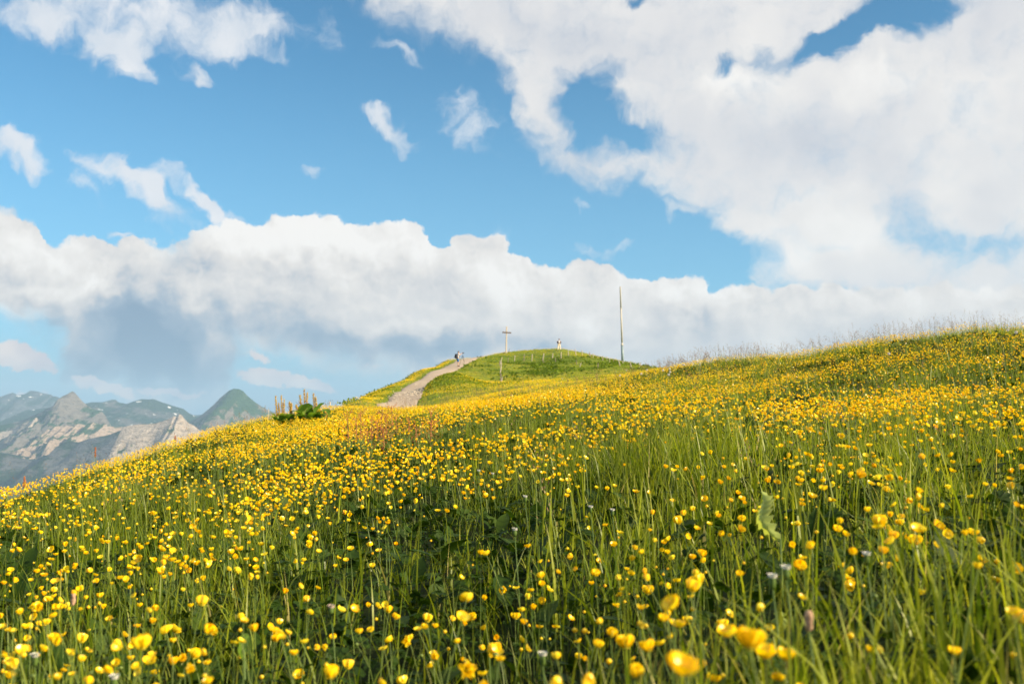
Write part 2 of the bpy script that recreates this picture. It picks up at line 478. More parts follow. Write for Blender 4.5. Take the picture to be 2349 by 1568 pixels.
def ground(x, y):
    x = np.asarray(x, float); y = np.asarray(y, float)
    yy = np.maximum(y, 0.55)
    u = np.clip(x / yy, -1.15, 1.15)
    z = tps(u * 3.2, np.log(yy)) * yy - veg_height(yy)
    # close behind and beside the camera the meadow is a plain slope
    zp = -0.66 + 0.10 * np.clip(x, -6, 9) + 0.02 * y
    k_ = sstep(y, 0.6, 1.5)
    z = z * k_ + zp * (1 - k_)
    r = np.hypot(x, y)
    z = z + 0.05 * (fbm(x * 0.9 + 40, y * 0.9 + 40, 3) - 0.5) * sstep(r, 1.0, 4.0)
    z = z + (0.22 * (fbm(x * 0.22 + 4, y * 0.22 + 90, 3) - 0.5) + 0.34 * (fbm(x * 0.55 + 4, y * 0.4 + 90, 3) - 0.5)) * sstep(r, 25.0, 60.0) * (0.15 + 0.85 * sstep(path_dist(x, y), 0.0, 5.0))
    hu = pos(1035, 880, 71)
    z = z + 0.8 * np.exp(-((x - hu.x - 0.1) / 1.9) ** 2 - ((y - hu.y) / 6.0) ** 2)
    # the path is trodden in a little
    pd = path_dist(x, y)
    z = z - 0.14 * (1 - sstep(pd, -0.4, 0.9)) * sstep(y, 40, 50)
    # the crest on the right is lumpy
    z = z + 0.42 * (fbm(x * 0.42 + 8, y * 0.42 + 3, 3) - 0.5) * sstep(u, 0.12, 0.25) * sstep(y, 8, 12) * (1 - sstep(y, 40, 60))
    # hidden far side keeps falling
    return z

def ground1(x, y): return float(ground(np.array([x]), np.array([y]))[0])

ys = np.concatenate([np.linspace(-7, 0.3, 30), 0.34 * np.exp(np.linspace(0, math.log(330 / 0.34), 520))])
us = np.linspace(-1, 1, 560)
us = np.sign(us) * (0.75 * np.abs(us) + 0.35 * np.abs(us) ** 3)
Y, U = np.meshgrid(ys, us, indexing='ij')
X = U * (np.maximum(Y, 0) + 7.0 * sstep(Y, 30, -7) * 0 + 4.0)
Z = ground(X, Y)
nr, nc = Y.shape
V = np.stack([X, Y, Z], -1).reshape(-1, 3)
idx = np.arange(nr * nc).reshape(nr, nc)
F = np.stack([idx[:-1, :-1], idx[:-1, 1:], idx[1:, 1:], idx[1:, :-1]], -1).reshape(-1, 4)
mt_ground, b, o = material("meadow soil and short grass")
geo = b.n('ShaderNodeNewGeometry').outputs['Position']
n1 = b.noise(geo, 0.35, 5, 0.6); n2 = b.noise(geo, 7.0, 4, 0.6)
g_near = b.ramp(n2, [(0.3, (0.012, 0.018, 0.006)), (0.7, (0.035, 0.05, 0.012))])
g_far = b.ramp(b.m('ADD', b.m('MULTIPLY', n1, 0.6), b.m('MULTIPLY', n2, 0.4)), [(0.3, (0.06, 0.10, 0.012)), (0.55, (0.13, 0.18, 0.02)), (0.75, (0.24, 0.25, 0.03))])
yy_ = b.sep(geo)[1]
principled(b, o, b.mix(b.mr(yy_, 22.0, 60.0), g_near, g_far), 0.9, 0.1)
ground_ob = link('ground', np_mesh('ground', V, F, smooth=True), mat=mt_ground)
tag(ground_ob, kind='structure')

# path ribbon, laid 4 mm and more above the trodden ground
mt_path, b, o = material("beaten gravel")
geo = b.n('ShaderNodeNewGeometry').outputs['Position']
n1 = b.noise(geo, 1.1, 6, 0.65); n2 = b.noise(geo, 9.0, 4, 0.7)
pc = b.ramp(b.m('ADD', b.m('MULTIPLY', n1, 0.5), b.m('MULTIPLY', n2, 0.5)), [(0.3, (0.29, 0.235, 0.18)), (0.5, (0.38, 0.31, 0.245)), (0.7, (0.46, 0.385, 0.31))])
bp = b.n('ShaderNodeBump'); bp.inputs['Strength'].default_value = 0.4; bp.inputs['Distance'].default_value = 0.03
b.put(bp.inputs['Height'], n2)
principled(b, o, pc, 0.95, 0.1, Normal=bp.outputs[0])
seg = []
tt = np.linspace(0, len(PATH) - 1.001, 260)
def catmull(Pn, t):
    i = int(t); f = t - i
    p0, p1, p2, p3 = Pn[max(i - 1, 0)], Pn[i], Pn[i + 1], Pn[min(i + 2, len(Pn) - 1)]
    return 0.5 * ((2 * p1) + (-p0 + p2) * f + (2 * p0 - 5 * p1 + 4 * p2 - p3) * f * f + (-p0 + 3 * p1 - 3 * p2 + p3) * f ** 3)
cl = np.array([catmull(PATH, t) for t in tt]); cw = np.array([catmull(PATHW, t) for t in tt])
tg = np.gradient(cl, axis=0); tg /= np.linalg.norm(tg, axis=1)[:, None]
nm = np.stack([tg[:, 1], -tg[:, 0]], 1)
PATH, PATHW = cl[::6], cw[::6]
k13 = np.linspace(-1, 1, 17)
edge = (fbm(np.arange(260) * 0.12, np.zeros(260), 4) - 0.5) * 0.4
edge2 = (fbm(np.arange(260) * 0.12 + 99, np.zeros(260), 4) - 0.5) * 0.4
PX = np.zeros((260, 17)); PY = np.zeros((260, 17))
for j, kk_ in enumerate(k13):
    off = kk_ * (cw + (edge if kk_ < 0 else edge2) * abs(kk_))
    PX[:, j] = cl[:, 0] + nm[:, 0] * off; PY[:, j] = cl[:, 1] + nm[:, 1] * off
Z = ground(X, Y)                             # the path line is final now: settle the ground to it
V[:, 2] = Z.reshape(-1)
ground_ob.data.vertices.foreach_set('co', V.astype(np.float32).ravel()); ground_ob.data.update()
PZ = ground(PX, PY) + 0.11 + 0.02 * fbm(PX * 3, PY * 3, 3) - 0.10 * np.abs(k13)[None] ** 6
idx = np.arange(260 * 17).reshape(260, 17)
path_ob = link('path', np_mesh('path', np.stack([PX, PY, PZ], -1).reshape(-1, 3), np.stack([idx[:-1, :-1], idx[:-1, 1:], idx[1:, 1:], idx[1:, :-1]], -1).reshape(-1, 4), smooth=True), mat=mt_path)
tag(path_ob, kind='structure')

# ------------------------------------------------------------------ far mountains
def profile(pts, D):
    """skyline through measured points -> interpolated height as a function of x/y at distance D"""
    uu = np.array([ray(a, b_)[0] for a, b_ in pts]); vv = np.array([ray(a, b_)[1] for a, b_ in pts])
    return lambda u: np.interp(u, uu, vv) * D

def mountain(name, pts, D, depth_f, depth_b, slope_f, slope_b, mat, amp=60, scale=400.0, nx=420, ny=90, seed=0.0, rib=0.35, sharp=1.0, bottom=-1200, side=0.0):
    """a ridge: crest through the profile at distance D, falling off to the front and the back, cut by gullies"""
    f = profile(pts, D)
    u0, u1 = ray(*pts[0])[0], ray(*pts[-1])[0]
    uu = np.linspace(u0, u1, nx)
    q = np.concatenate([np.linspace(-1, 0, int(ny * 0.8), endpoint=False), np.linspace(0, 1, ny - int(ny * 0.8))])
    q = np.sign(q) * np.abs(q) ** 1.35
    Uq, Q = np.meshgrid(uu, q)
    crest = f(Uq)
    fall = np.where(Q < 0, -Q * depth_f, Q * depth_b)
    Yq = D + np.where(Q < 0, -fall, fall)
    Xq = Uq * D * (1 + 0.0 * Q) + side * fall
    drop = np.where(Q < 0, slope_f, slope_b) * fall
    g = ridged(Xq / scale + seed, Yq / (scale * 2.6) + seed * 1.7, 6, 0.55)
    g2 = fbm(Xq / scale * 3 + seed, Yq / scale * 3 + seed, 5, 0.6)
    k_ = sstep(np.abs(fall), 0, depth_f * 0.25)
    Zq = crest - drop + (g - 0.62) * amp * 2 * (rib * 0.12 + k_) + (g2 - 0.5) * amp * 0.8 * (0.10 + k_)
    Zq = np.maximum(Zq, bottom)
    Vq = np.stack([Xq, Yq, Zq], -1).reshape(-1, 3)
    idx = np.arange(Uq.size).reshape(Uq.shape)
    Fq = np.stack([idx[:-1, :-1], idx[:-1, 1:], idx[1:, 1:], idx[1:, :-1]], -1).reshape(-1, 4)
    ob = link(name, np_mesh(name, Vq, Fq, smooth=False), mat=mat)
    return tag(ob, kind='structure')

def rock_mat(name, rock, grass, bias, snow=0.0, fine=1.0):
    mt, b, o = material(name)
    g = b.n('ShaderNodeNewGeometry')
    P = g.outputs['Position']
    nz_ = b.sep(g.outputs['Normal'])[2]
    a1 = b.noise(P, 0.004 * fine, 6, 0.65)
    a2 = b.noise(b.vm('MULTIPLY', P, (1.0, 1.0, 3.0)), 0.02 * fine, 5, 0.7)
    rk = b.ramp(a2, [(0.3, tuple(c_ * 0.45 for c_ in rock)), (0.5, rock), (0.72, tuple(min(1, c_ * 1.35) for c_ in rock))])
    gr = b.ramp(a2, [(0.3, tuple(c_ * 0.5 for c_ in grass)), (0.65, grass)])
    f = b.m('ADD', nz_, b.m('MULTIPLY', b.m('SUBTRACT', a1, 0.5), 1.6))
    cc = b.mix(b.mr(f, bias - 0.07, bias + 0.07), rk, gr)
    if snow > 0:
        sn = b.noise(b.vm('MULTIPLY', P, (1.0, 1.0, 2.5)), 0.011 * fine, 3, 0.5)
        cc = b.mix(b.mr(sn, 0.5 + 0.2 * (1 - snow), 0.5 + 0.2 * (1 - snow) + 0.02), cc, (0.75, 0.77, 0.8))
    bp = b.n('ShaderNodeBump'); bp.inputs['Strength'].default_value = 1.0; bp.inputs['Distance'].default_value = 25.0
    b.put(bp.inputs['Height'], a2)
    principled(b, o, cc, 0.95, 0.05, Normal=bp.outputs[0])
    return mt
rock_a = rock_mat("grey massif rock", (0.075, 0.08, 0.09), (0.035, 0.055, 0.04), 0.92, 0.30)
rock_b = rock_mat("shade-toned limestone and alpine grass", (0.16, 0.145, 0.135), (0.035, 0.08, 0.03), 0.84, 0.0)  # darker than the front cliffs: the slope's shade is put into this colour
rock_c = rock_mat("dark upland", (0.09, 0.088, 0.085), (0.03, 0.055, 0.03), 0.86, 0.22)
rock_d = rock_mat("green pyramid peak", (0.17, 0.145, 0.12), (0.04, 0.085, 0.025), 0.76, 0.0)
rock_e = rock_mat("white rock face", (0.43, 0.37, 0.32), (0.045, 0.09, 0.03), 0.93, 0.0, 1.6)
rock_f = rock_mat("valley side with painted shade", (0.09, 0.09, 0.095), (0.025, 0.045, 0.022), 0.85, 0.0)  # shadow of cloud and valley is painted into this dark colour

mountain('mountain', [(-260,940),(-120,930),(-30,915),(8,907),(14,904),(30,900),(42,906),(62,903),(68,896),(85,897),(100,902),(118,905),(122,909),(128,908),(138,912),(148,925),(165,945),(260,985),(420,1010)],
         9800, 2400, 2600, 0.42, 0.5, rock_a, 110, 700, nx=300, ny=70, seed=3.1)
mountain('mountain', [(-260,1010),(-100,995),(0,975),(60,960),(100,942),(112,934),(120,931),(140,928),(152,915),(158,908),(160,901),(166,896),(172,900),(180,910),(190,921),(200,930),(210,936),(220,941),(232,944),(240,952),(247,972),(256,990),(270,1004),(310,1020),(430,1040)],
         6200, 2500, 1600, 0.30, 0.6, rock_b, 150, 300, seed=7.7, nx=620, ny=150)
rock_g = rock_mat("pink scree and grass", (0.35, 0.275, 0.225), (0.045, 0.09, 0.03), 0.86, 0.0, 1.3)
mountain('mountain', [(-260,1000),(-100,995),(0,989),(14,987),(28,984),(44,980),(60,973),(70,966),(78,959),(83,956),(88,966),(93,985),(104,1000),(120,1020),(150,1050),(200,1090)],
         5900, 900, 500, 0.62, 0.25, rock_e, 55, 150, seed=2.2, nx=420, ny=110, rib=1.4)
mountain('mountain', [(40,1040),(80,1012),(100,994),(112,982),(120,985),(128,978),(140,986),(152,975),(165,984),(178,972),(190,982),(203,968),(214,966),(226,974),(238,975),(250,990),(275,1010),(330,1040)],
         5600, 1500, 600, 0.42, 0.1, rock_g, 70, 190, seed=8.4, nx=460, ny=110, rib=1.6)
mountain('mountain', [(60,940),(190,926),(210,922),(235,922),(250,918),(258,916),(266,917),(272,922),(290,926),(310,919),(325,915),(340,916),(352,915),(370,922),(395,930),(420,937),(435,948),(450,955),(480,962),(560,968),(640,975)],
         8200, 3000, 1800, 0.20, 0.4, rock_c, 55, 600, seed=1.9, nx=480, ny=110)
mountain('mountain', [(330,985),(400,972),(440,965),(455,957),(470,945),(490,928),(505,912),(515,904),(525,896),(536,891),(548,892),(558,897),(568,908),(585,922),(600,932),(620,942),(660,955),(720,968),(800,985)],
         6800, 2200, 1600, 0.36, 0.6, rock_d, 60, 480, seed=5.3, nx=420, ny=110)
mountain('mountain', [(60,1230),(130,1140),(175,1085),(190,1062),(202,1042),(222,1030),(244,1020),(258,1014),(270,1003),(276,990),(281,979),(300,976),(319,973),(340,972),(356,971),(372,966),(384,961),(392,957),(399,953),(404,955),(408,953),(412,949),(416,952),(420,962),(424,974),(450,985),(490,990),(560,1010),(660,1040),(760,1060)],
         4200, 1000, 900, 0.85, 0.35, rock_e, 40, 170, seed=9.1, nx=560, ny=120, rib=1.2)
mountain('mountain', [(-300,1030),(-100,1025),(0,1038),(40,1048),(75,1056),(100,1046),(127,1035),(142,1014),(160,1011),(180,1014),(206,1005),(250,997),(275,987),(320,990),(420,1020),(600,1040)],
         5000, 1500, 700, 0.40, 0.2, rock_f, 60, 330, seed=4.4, nx=480, ny=110)
mountain('mountain', [(380,956),(470,950),(520,952),(600,953),(640,949),(690,951),(760,948),(830,952),(900,955),(1000,950)],
         10600, 1000, 400, 0.1, 0.4, rock_a, 30, 700, seed=6.2, nx=160, ny=24)
# valley floor out to the foot of the mountains and beyond
nv = 60
gx = np.linspace(-11500, 11500, nv); gy = np.linspace(-600, 11500, nv)
GX, GY = np.meshgrid(gx, gy)
GZ = -1180 + 90 * fbm(GX / 1500, GY / 1500, 4)
idx = np.arange(nv * nv).reshape(nv, nv)
tag(link('valley', np_mesh('valley', np.stack([GX, GY, GZ], -1).reshape(-1, 3), np.stack([idx[:-1, :-1], idx[:-1, 1:], idx[1:, 1:], idx[1:, :-1]], -1).reshape(-1, 4), smooth=True), mat=rock_f), kind='structure')

# the air: an even pale volume round everything
mt_air, b, o = material("air")
pv = b.n('ShaderNodeVolumePrincipled')
pv.inputs['Color'].default_value = (0.44, 0.70, 1.0, 1)
pv.inputs['Density'].default_value = 7.5e-5
pv.inputs['Anisotropy'].default_value = 0.0
b.nt.links.new(pv.outputs[0], o.inputs['Volume'])
hz = np.array([(x, y, z) for x in (-12000., 12000.) for y in (-1000., 12500.) for z in (-1300., 420.)])
hf = np.array([(0,1,3,2),(4,6,7,5),(0,4,5,1),(2,3,7,6),(0,2,6,4),(1,5,7,3)])
haze = link('haze', np_mesh('haze', hz, hf), mat=mt_air)
tag(haze, kind='stuff')

# ------------------------------------------------------------------ which ground can be seen (with slack for a step aside)
_vu = np.linspace(-0.75, 0.75, 151); _vy = np.exp(np.linspace(math.log(0.4), math.log(320), 320))
_VY, _VU = np.meshgrid(_vy, _vu, indexing='ij')
_VT = ground(_VU * _VY, _VY)
_run = np.maximum.accumulate((_VT + 0.20) / _VY, axis=0)
def visible(x, y, h=0.3, slack=0.0):
    u = x / y
    i = np.clip(np.searchsorted(_vy, y) - 1, 0, len(_vy) - 1)
    j = np.clip(np.round((u + 0.75) / 1.5 * 150).astype(int), 0, 150)
    return (_VT[i, j] + h + slack) / y >= _run[i, j] - 0.0015

def hit(px, py, h=0.0, y0=1.0):
    """where the line of sight through a measured point meets the ground (raised by h)"""
    u, v = ray(px, py)
    yy = np.exp(np.linspace(math.log(y0), math.log(250), 900))
    z = ground(u * yy, yy) + h
    k_ = np.nonzero(z / yy >= v)[0]
    d = yy[k_[0]] if len(k_) else 150.0
    return u * d, d, ground1(u * d, d)

def scatter(dens, y0, y1, uw=0.58, extra=0.5, seed=0, step=1.35):
    """random points with a density per square metre that depends on the place"""
    r_ = np.random.default_rng(seed)
    xs, yl = [], []
    a = y0
    while a < y1:
        b_ = min(a * step, y1)
        hw = uw * b_ + extra
        area = 2 * hw * (b_ - a)
        dmax = dens[1]
        n = int(area * dmax)
        x = r_.uniform(-hw, hw, n); y = r_.uniform(a, b_, n)
        keep = (np.abs(x) < uw * y + extra) & (r_.random(n) * dmax < dens[0](x, y))
        x, y = x[keep], y[keep]
        xs.append(x); yl.append(y)
        a = b_
    return np.concatenate(xs), np.concatenate(yl)

def cl01(v): return np.clip(v, 0, 1)

# ------------------------------------------------------------------ plant materials
def leaf_mat(name, stops, transl=0.35, gloss=0.45, rough=0.45, tip=None):
    mt, b, o = material(name)
    at = b.n('ShaderNodeAttribute'); at.attribute_name = 'rnd'
    f = at.outputs['Fac']
    col = b.ramp(f, stops)
    if tip:
        t_ = b.n('ShaderNodeAttribute'); t_.attribute_name = 'along'
        col = b.mix(b.mr(t_.outputs['Fac'], 0.55, 1.0, 0.0, 0.55), col, tip)
    pr = b.n('ShaderNodeBsdfPrincipled')
    b.put(pr.inputs['Base Color'], col); pr.inputs['Roughness'].default_value = rough
    pr.inputs['Specular IOR Level'].default_value = gloss
    tr = b.n('ShaderNodeBsdfTranslucent')
    b.put(tr.inputs[0], b.mix(1.0, col, (1.5, 1.45, 0.6), 'MULTIPLY'))
    mx = b.n('ShaderNodeMixShader'); mx.inputs[0].default_value = transl
    b.nt.links.new(pr.outputs[0], mx.inputs[1]); b.nt.links.new(tr.outputs[0], mx.inputs[2])
    b.nt.links.new(mx.outputs[0], o.inputs[0])
    return mt
m_grass = leaf_mat("meadow grass", [(0.0, (0.030, 0.068, 0.003)), (0.4, (0.105, 0.165, 0.006)), (0.8, (0.30, 0.34, 0.020)), (0.93, (0.40, 0.37, 0.05)), (1.0, (0.42, 0.36, 0.15))], 0.45, tip=(0.30, 0.30, 0.04, 1))
m_leaf = leaf_mat("meadow leaves", [(0.0, (0.014, 0.034, 0.003)), (0.6, (0.028, 0.062, 0.005)), (1.0, (0.08, 0.12, 0.012))], 0.3, 0.18, 0.6)  # greens darkened: the deep shade of the gaps is put into the colour
m_hillgrass = leaf_mat("hill grass", [(0.0, (0.07, 0.125, 0.010)), (0.35, (0.17, 0.24, 0.018)), (0.7, (0.32, 0.35, 0.03)), (1.0, (0.48, 0.41, 0.09))], 0.40, 0.2, 0.7)
m_petal = leaf_mat("buttercup petal", [(0.0, (0.86, 0.53, 0.004)), (0.35, (0.88, 0.62, 0.006)), (0.75, (0.88, 0.68, 0.01)), (1.0, (0.90, 0.78, 0.05))], 0.30, 0.55, 0.28)
m_centre = leaf_mat("buttercup centre", [(0.0, (0.55, 0.46, 0.02)), (1.0, (0.42, 0.42, 0.04))], 0.1, 0.2, 0.7)
m_seed = leaf_mat("ripe grass panicle", [(0.0, (0.16, 0.085, 0.07)), (0.5, (0.27, 0.15, 0.11)), (1.0, (0.40, 0.30, 0.17))], 0.3, 0.1, 0.8)
m_sorrel = leaf_mat("red sorrel seed", [(0.0, (0.42, 0.13, 0.07)), (0.5, (0.52, 0.20, 0.09)), (1.0, (0.58, 0.32, 0.14))], 0.3, 0.1, 0.8)
m_stem = leaf_mat("green stalk", [(0.0, (0.09, 0.15, 0.03)), (1.0, (0.20, 0.26, 0.06))], 0.15, 0.3, 0.5)

# ------------------------------------------------------------------ bulk geometry
class Bulk:
    def __init__(s): s.V, s.Q, s.T, s.rnd, s.al, s.mq, s.mtx, s.n = [], [], [], [], [], [], [], 0
    def add(s, V, Q=None, T=None, rnd=0.5, al=0.0, mi=0):
        V = V.reshape(-1, 3)
        s.V.append(V)
        s.rnd.append(np.broadcast_to(np.asarray(rnd, float).ravel() if np.ndim(rnd) else rnd, (len(V),)))
        s.al.append(np.broadcast_to(np.asarray(al, float).ravel() if np.ndim(al) else al, (len(V),)))
        if Q is not None and len(Q): s.Q.append(Q + s.n); s.mq.append(np.full(len(Q), mi))
        if T is not None and len(T): s.T.append(T + s.n); s.mtx.append(np.full(len(T), mi))
        s.n += len(V)
    def mesh(s, name, smooth=True):
        Fs, mi = [], []
        if s.Q: Fs.append(np.concatenate(s.Q)); mi += s.mq
        if s.T: Fs.append(np.concatenate(s.T)); mi += s.mtx
        return np_mesh(name, np.concatenate(s.V), Fs, smooth=smooth, matidx=np.concatenate(mi),
                       attrs={'rnd': ('FLOAT', np.concatenate(s.rnd)), 'along': ('FLOAT', np.concatenate(s.al))})

def blades(B, x, y, z, h, wd, lean, az, rnd, seg=3, mi=0, twist=None, kink=0.0, curl=2.0):
    """curved tapering strips"""
    N = len(x)
    if N == 0: return
    t = np.linspace(0, 1, seg + 1)
    hz_ = (lean * h)[:, None] * t[None] ** curl
    vz = h[:, None] * (t[None] - 0.32 * np.minimum(lean, 1.6)[:, None] * t[None] ** (curl + 0.6))
    ca, sa = np.cos(az), np.sin(az)
    cx = x[:, None] + hz_ * ca[:, None]; cy = y[:, None] + hz_ * sa[:, None]; cz = z[:, None] + vz
    ta = az + math.pi / 2 + (twist if twist is not None else 0)
    wp = wd[:, None] * 0.5 * (1 - t[None] ** 2.2) * (0.75 + 0.5 * np.sin(np.pi * np.minimum(t[None] * 1.3, 1)))
    dx_, dy_ = np.cos(ta)[:, None] * wp, np.sin(ta)[:, None] * wp
    L = np.stack([cx - dx_, cy - dy_, cz], -1)[:, :-1]
    Rr = np.stack([cx + dx_, cy + dy_, cz], -1)[:, :-1]
    tip_ = np.stack([cx[:, -1], cy[:, -1], cz[:, -1]], -1)[:, None]
    V = np.concatenate([L, Rr, tip_], 1)          # N, 2seg+1
    m_ = 2 * seg + 1
    base = (np.arange(N) * m_)[:, None]
    q = np.array([(i, seg + i, seg + i + 1, i + 1) for i in range(seg - 1)], int).reshape(-1, 4)
    tr = np.array([(seg - 1, 2 * seg - 1, 2 * seg)])
    Q = (base[:, :, None] + q[None]).reshape(-1, 4) if len(q) else None
    T = (base[:, :, None] + tr[None]).reshape(-1, 3)
    al = np.concatenate([t[:-1], t[:-1], [1.0]])
    B.add(V, Q, T, rnd=np.repeat(rnd, m_), al=np.tile(al, N), mi=mi)

def rotmats(az, tilt, spin):
    """lean an upright part by tilt towards azimuth az, after spinning it about its own axis"""
    n_ = len(az)
    ca, sa, ct, st = np.cos(az), np.sin(az), np.cos(tilt), np.sin(tilt)
    cs, ss = np.cos(spin - az), np.sin(spin - az)
    Rz = np.zeros((n_, 3, 3)); Rz[:, 0, 0] = cs; Rz[:, 0, 1] = -ss; Rz[:, 1, 0] = ss; Rz[:, 1, 1] = cs; Rz[:, 2, 2] = 1
    Ry = np.zeros((n_, 3, 3)); Ry[:, 0, 0] = ct; Ry[:, 0, 2] = st; Ry[:, 1, 1] = 1; Ry[:, 2, 0] = -st; Ry[:, 2, 2] = ct
    Ra = np.zeros((n_, 3, 3)); Ra[:, 0, 0] = ca; Ra[:, 0, 1] = -sa; Ra[:, 1, 0] = sa; Ra[:, 1, 1] = ca; Ra[:, 2, 2] = 1
    return Ra @ Ry @ Rz

def copies(B, tv, tq, tt_, M, T, S, rnd, mi=0, al=0.0):
    N = len(T)
    if N == 0: return
    V = np.einsum('nij,kj->nki', M, tv) * np.asarray(S)[:, None, None] + T[:, None]
    k_ = len(tv); base = (np.arange(N) * k_)[:, None, None]
    Q = (base + tq[None]).reshape(-1, 4) if tq is not None and len(tq) else None
    Tr = (base + tt_[None]).reshape(-1, 3) if tt_ is not None and len(tt_) else None
    B.add(V, Q, Tr, rnd=np.repeat(rnd, k_), al=al, mi=mi)

def petal_cup(open_, nu=4, nv=4, seed=0, curl=0.25, jag=0.06):
    """five rounded petals round the origin, unit flower (about 1 across); open_ is the angle of the petals from the axis"""
    r_ = np.random.default_rng(seed)
    Vs, Qs = [], []
    for k_ in range(5):
        a0 = k_ * 2 * math.pi / 5 + r_.uniform(-.12, .12)
        op = open_ + r_.uniform(-.14, .14)
        ln = 0.54 * (1 + r_.uniform(-.08, .08)); wid = 0.27 * (1 + r_.uniform(-.1, .1))
        tw = r_.uniform(-.12, .12)
        g = np.zeros((nv + 1, nu + 1, 3))
        for j in range(nv + 1):
            s_ = j / nv
            # the petal starts flat at the base and rises to its opening angle
            ang = math.pi / 2 * (1 - s_) * 0.55 + op * (0.45 + 0.55 * s_) if s_ < 1 else op
            rr = ln * s_ * math.sin(max(op, 0.25) + (1 - s_) * 0.45)
            zz = ln * s_ * math.cos(op + (1 - s_) * 0.35) + curl * 0.25 * s_ * s_ * math.sin(op) * ln
            ww = wid * (0.30 + 1.0 * math.sin(min(1, s_ * 1.15) * math.pi * 0.5)) * (1 - 0.50 * max(0, s_ - 0.72) / 0.28)
            for i in range(nu + 1):
                c_ = i / nu * 2 - 1
                rad = rr - 0.10 * c_ * c_ * s_ * ln
                zz2 = zz + 0.10 * c_ * c_ * s_ + (0.05 * s_ * (1 - abs(c_) * 2.0) if j == nv else 0) + tw * c_ * s_ * 0.25
                x_, y_ = rad, c_ * ww
                g[j, i] = (x_ * math.cos(a0) - y_ * math.sin(a0), x_ * math.sin(a0) + y_ * math.cos(a0), zz2)
        g += r_.normal(0, jag * 0.12, g.shape)
        n0 = len(np.concatenate(Vs)) if Vs else 0
        Vs.append(g.reshape(-1, 3))
        idx = np.arange((nv + 1) * (nu + 1)).reshape(nv + 1, nu + 1)
        Qs.append(np.stack([idx[:-1, :-1], idx[:-1, 1:], idx[1:, 1:], idx[1:, :-1]], -1).reshape(-1, 4) + n0)
    return np.concatenate(Vs), np.concatenate(Qs)

def dome(r, h, z0, n=8, m_=3):
    V, Q = [], []
    for j in range(m_ + 1):
        a = j / m_ * math.pi / 2
        for i in range(n):
            b_ = i / n * 2 * math.pi
            V.append((r * math.cos(a) * math.cos(b_), r * math.cos(a) * math.sin(b_), z0 + h * math.sin(a)))
    for j in range(m_):
        for i in range(n):
            Q.append((j * n + i, j * n + (i + 1) % n, (j + 1) * n + (i + 1) % n, (j + 1) * n + i))
    return np.array(V), np.array(Q)

def tube(pts, rad, n=5):
    """tapering tube through points, as arrays"""
    P = np.array(pts, float); m_ = len(P)
    rad = np.broadcast_to(rad, (m_,))
    tg_ = np.gradient(P, axis=0); tg_ /= np.linalg.norm(tg_, axis=1)[:, None] + 1e-12
    ref = np.array([0.0, 1.0, 0.0]) if abs(tg_[0][1]) < 0.9 else np.array([1.0, 0, 0])
    A_ = np.cross(tg_, ref); A_ /= np.linalg.norm(A_, axis=1)[:, None]
    B_ = np.cross(tg_, A_)
    a = np.linspace(0, 2 * math.pi, n, endpoint=False)
    V = P[:, None] + rad[:, None, None] * (np.cos(a)[None, :, None] * A_[:, None] + np.sin(a)[None, :, None] * B_[:, None])
    idx = np.arange(m_ * n).reshape(m_, n)
    Q = np.stack([idx[:-1], np.roll(idx[:-1], -1, 1), np.roll(idx[1:], -1, 1), idx[1:]], -1).reshape(-1, 4)
    return V.reshape(-1, 3), Q

# ------------------------------------------------------------------ grass
def clumpy(x, y, f, s_): return fbm(x * f + s_, y * f + s_ * 1.3, 3)
def lush(x, y):
    """tall grass: at the right near the camera, in the middle right, here and there elsewhere"""
    u = x / np.maximum(y, 0.4)
    a = 0.45 * sstep(u, 0.0, 0.35) * (1 - sstep(y, 1.1, 1.9)) + 0.2 * sstep(u, 0.1, 0.4) * (1 - sstep(y, 2.5, 4.0))
    c_ = 0.9 * np.exp(-((u - 0.17) / 0.14) ** 2 - ((y - 4.2) / 1.6) ** 2)
    e = 0.7 * np.exp(-((u - 0.40) / 0.06) ** 2 - ((y - 2.6) / 0.5) ** 2)
    g_ = 0.6 * np.exp(-((u + 0.36) / 0.10) ** 2 - ((y - 5.0) / 1.2) ** 2)
    return cl01(a + c_ + e + g_)

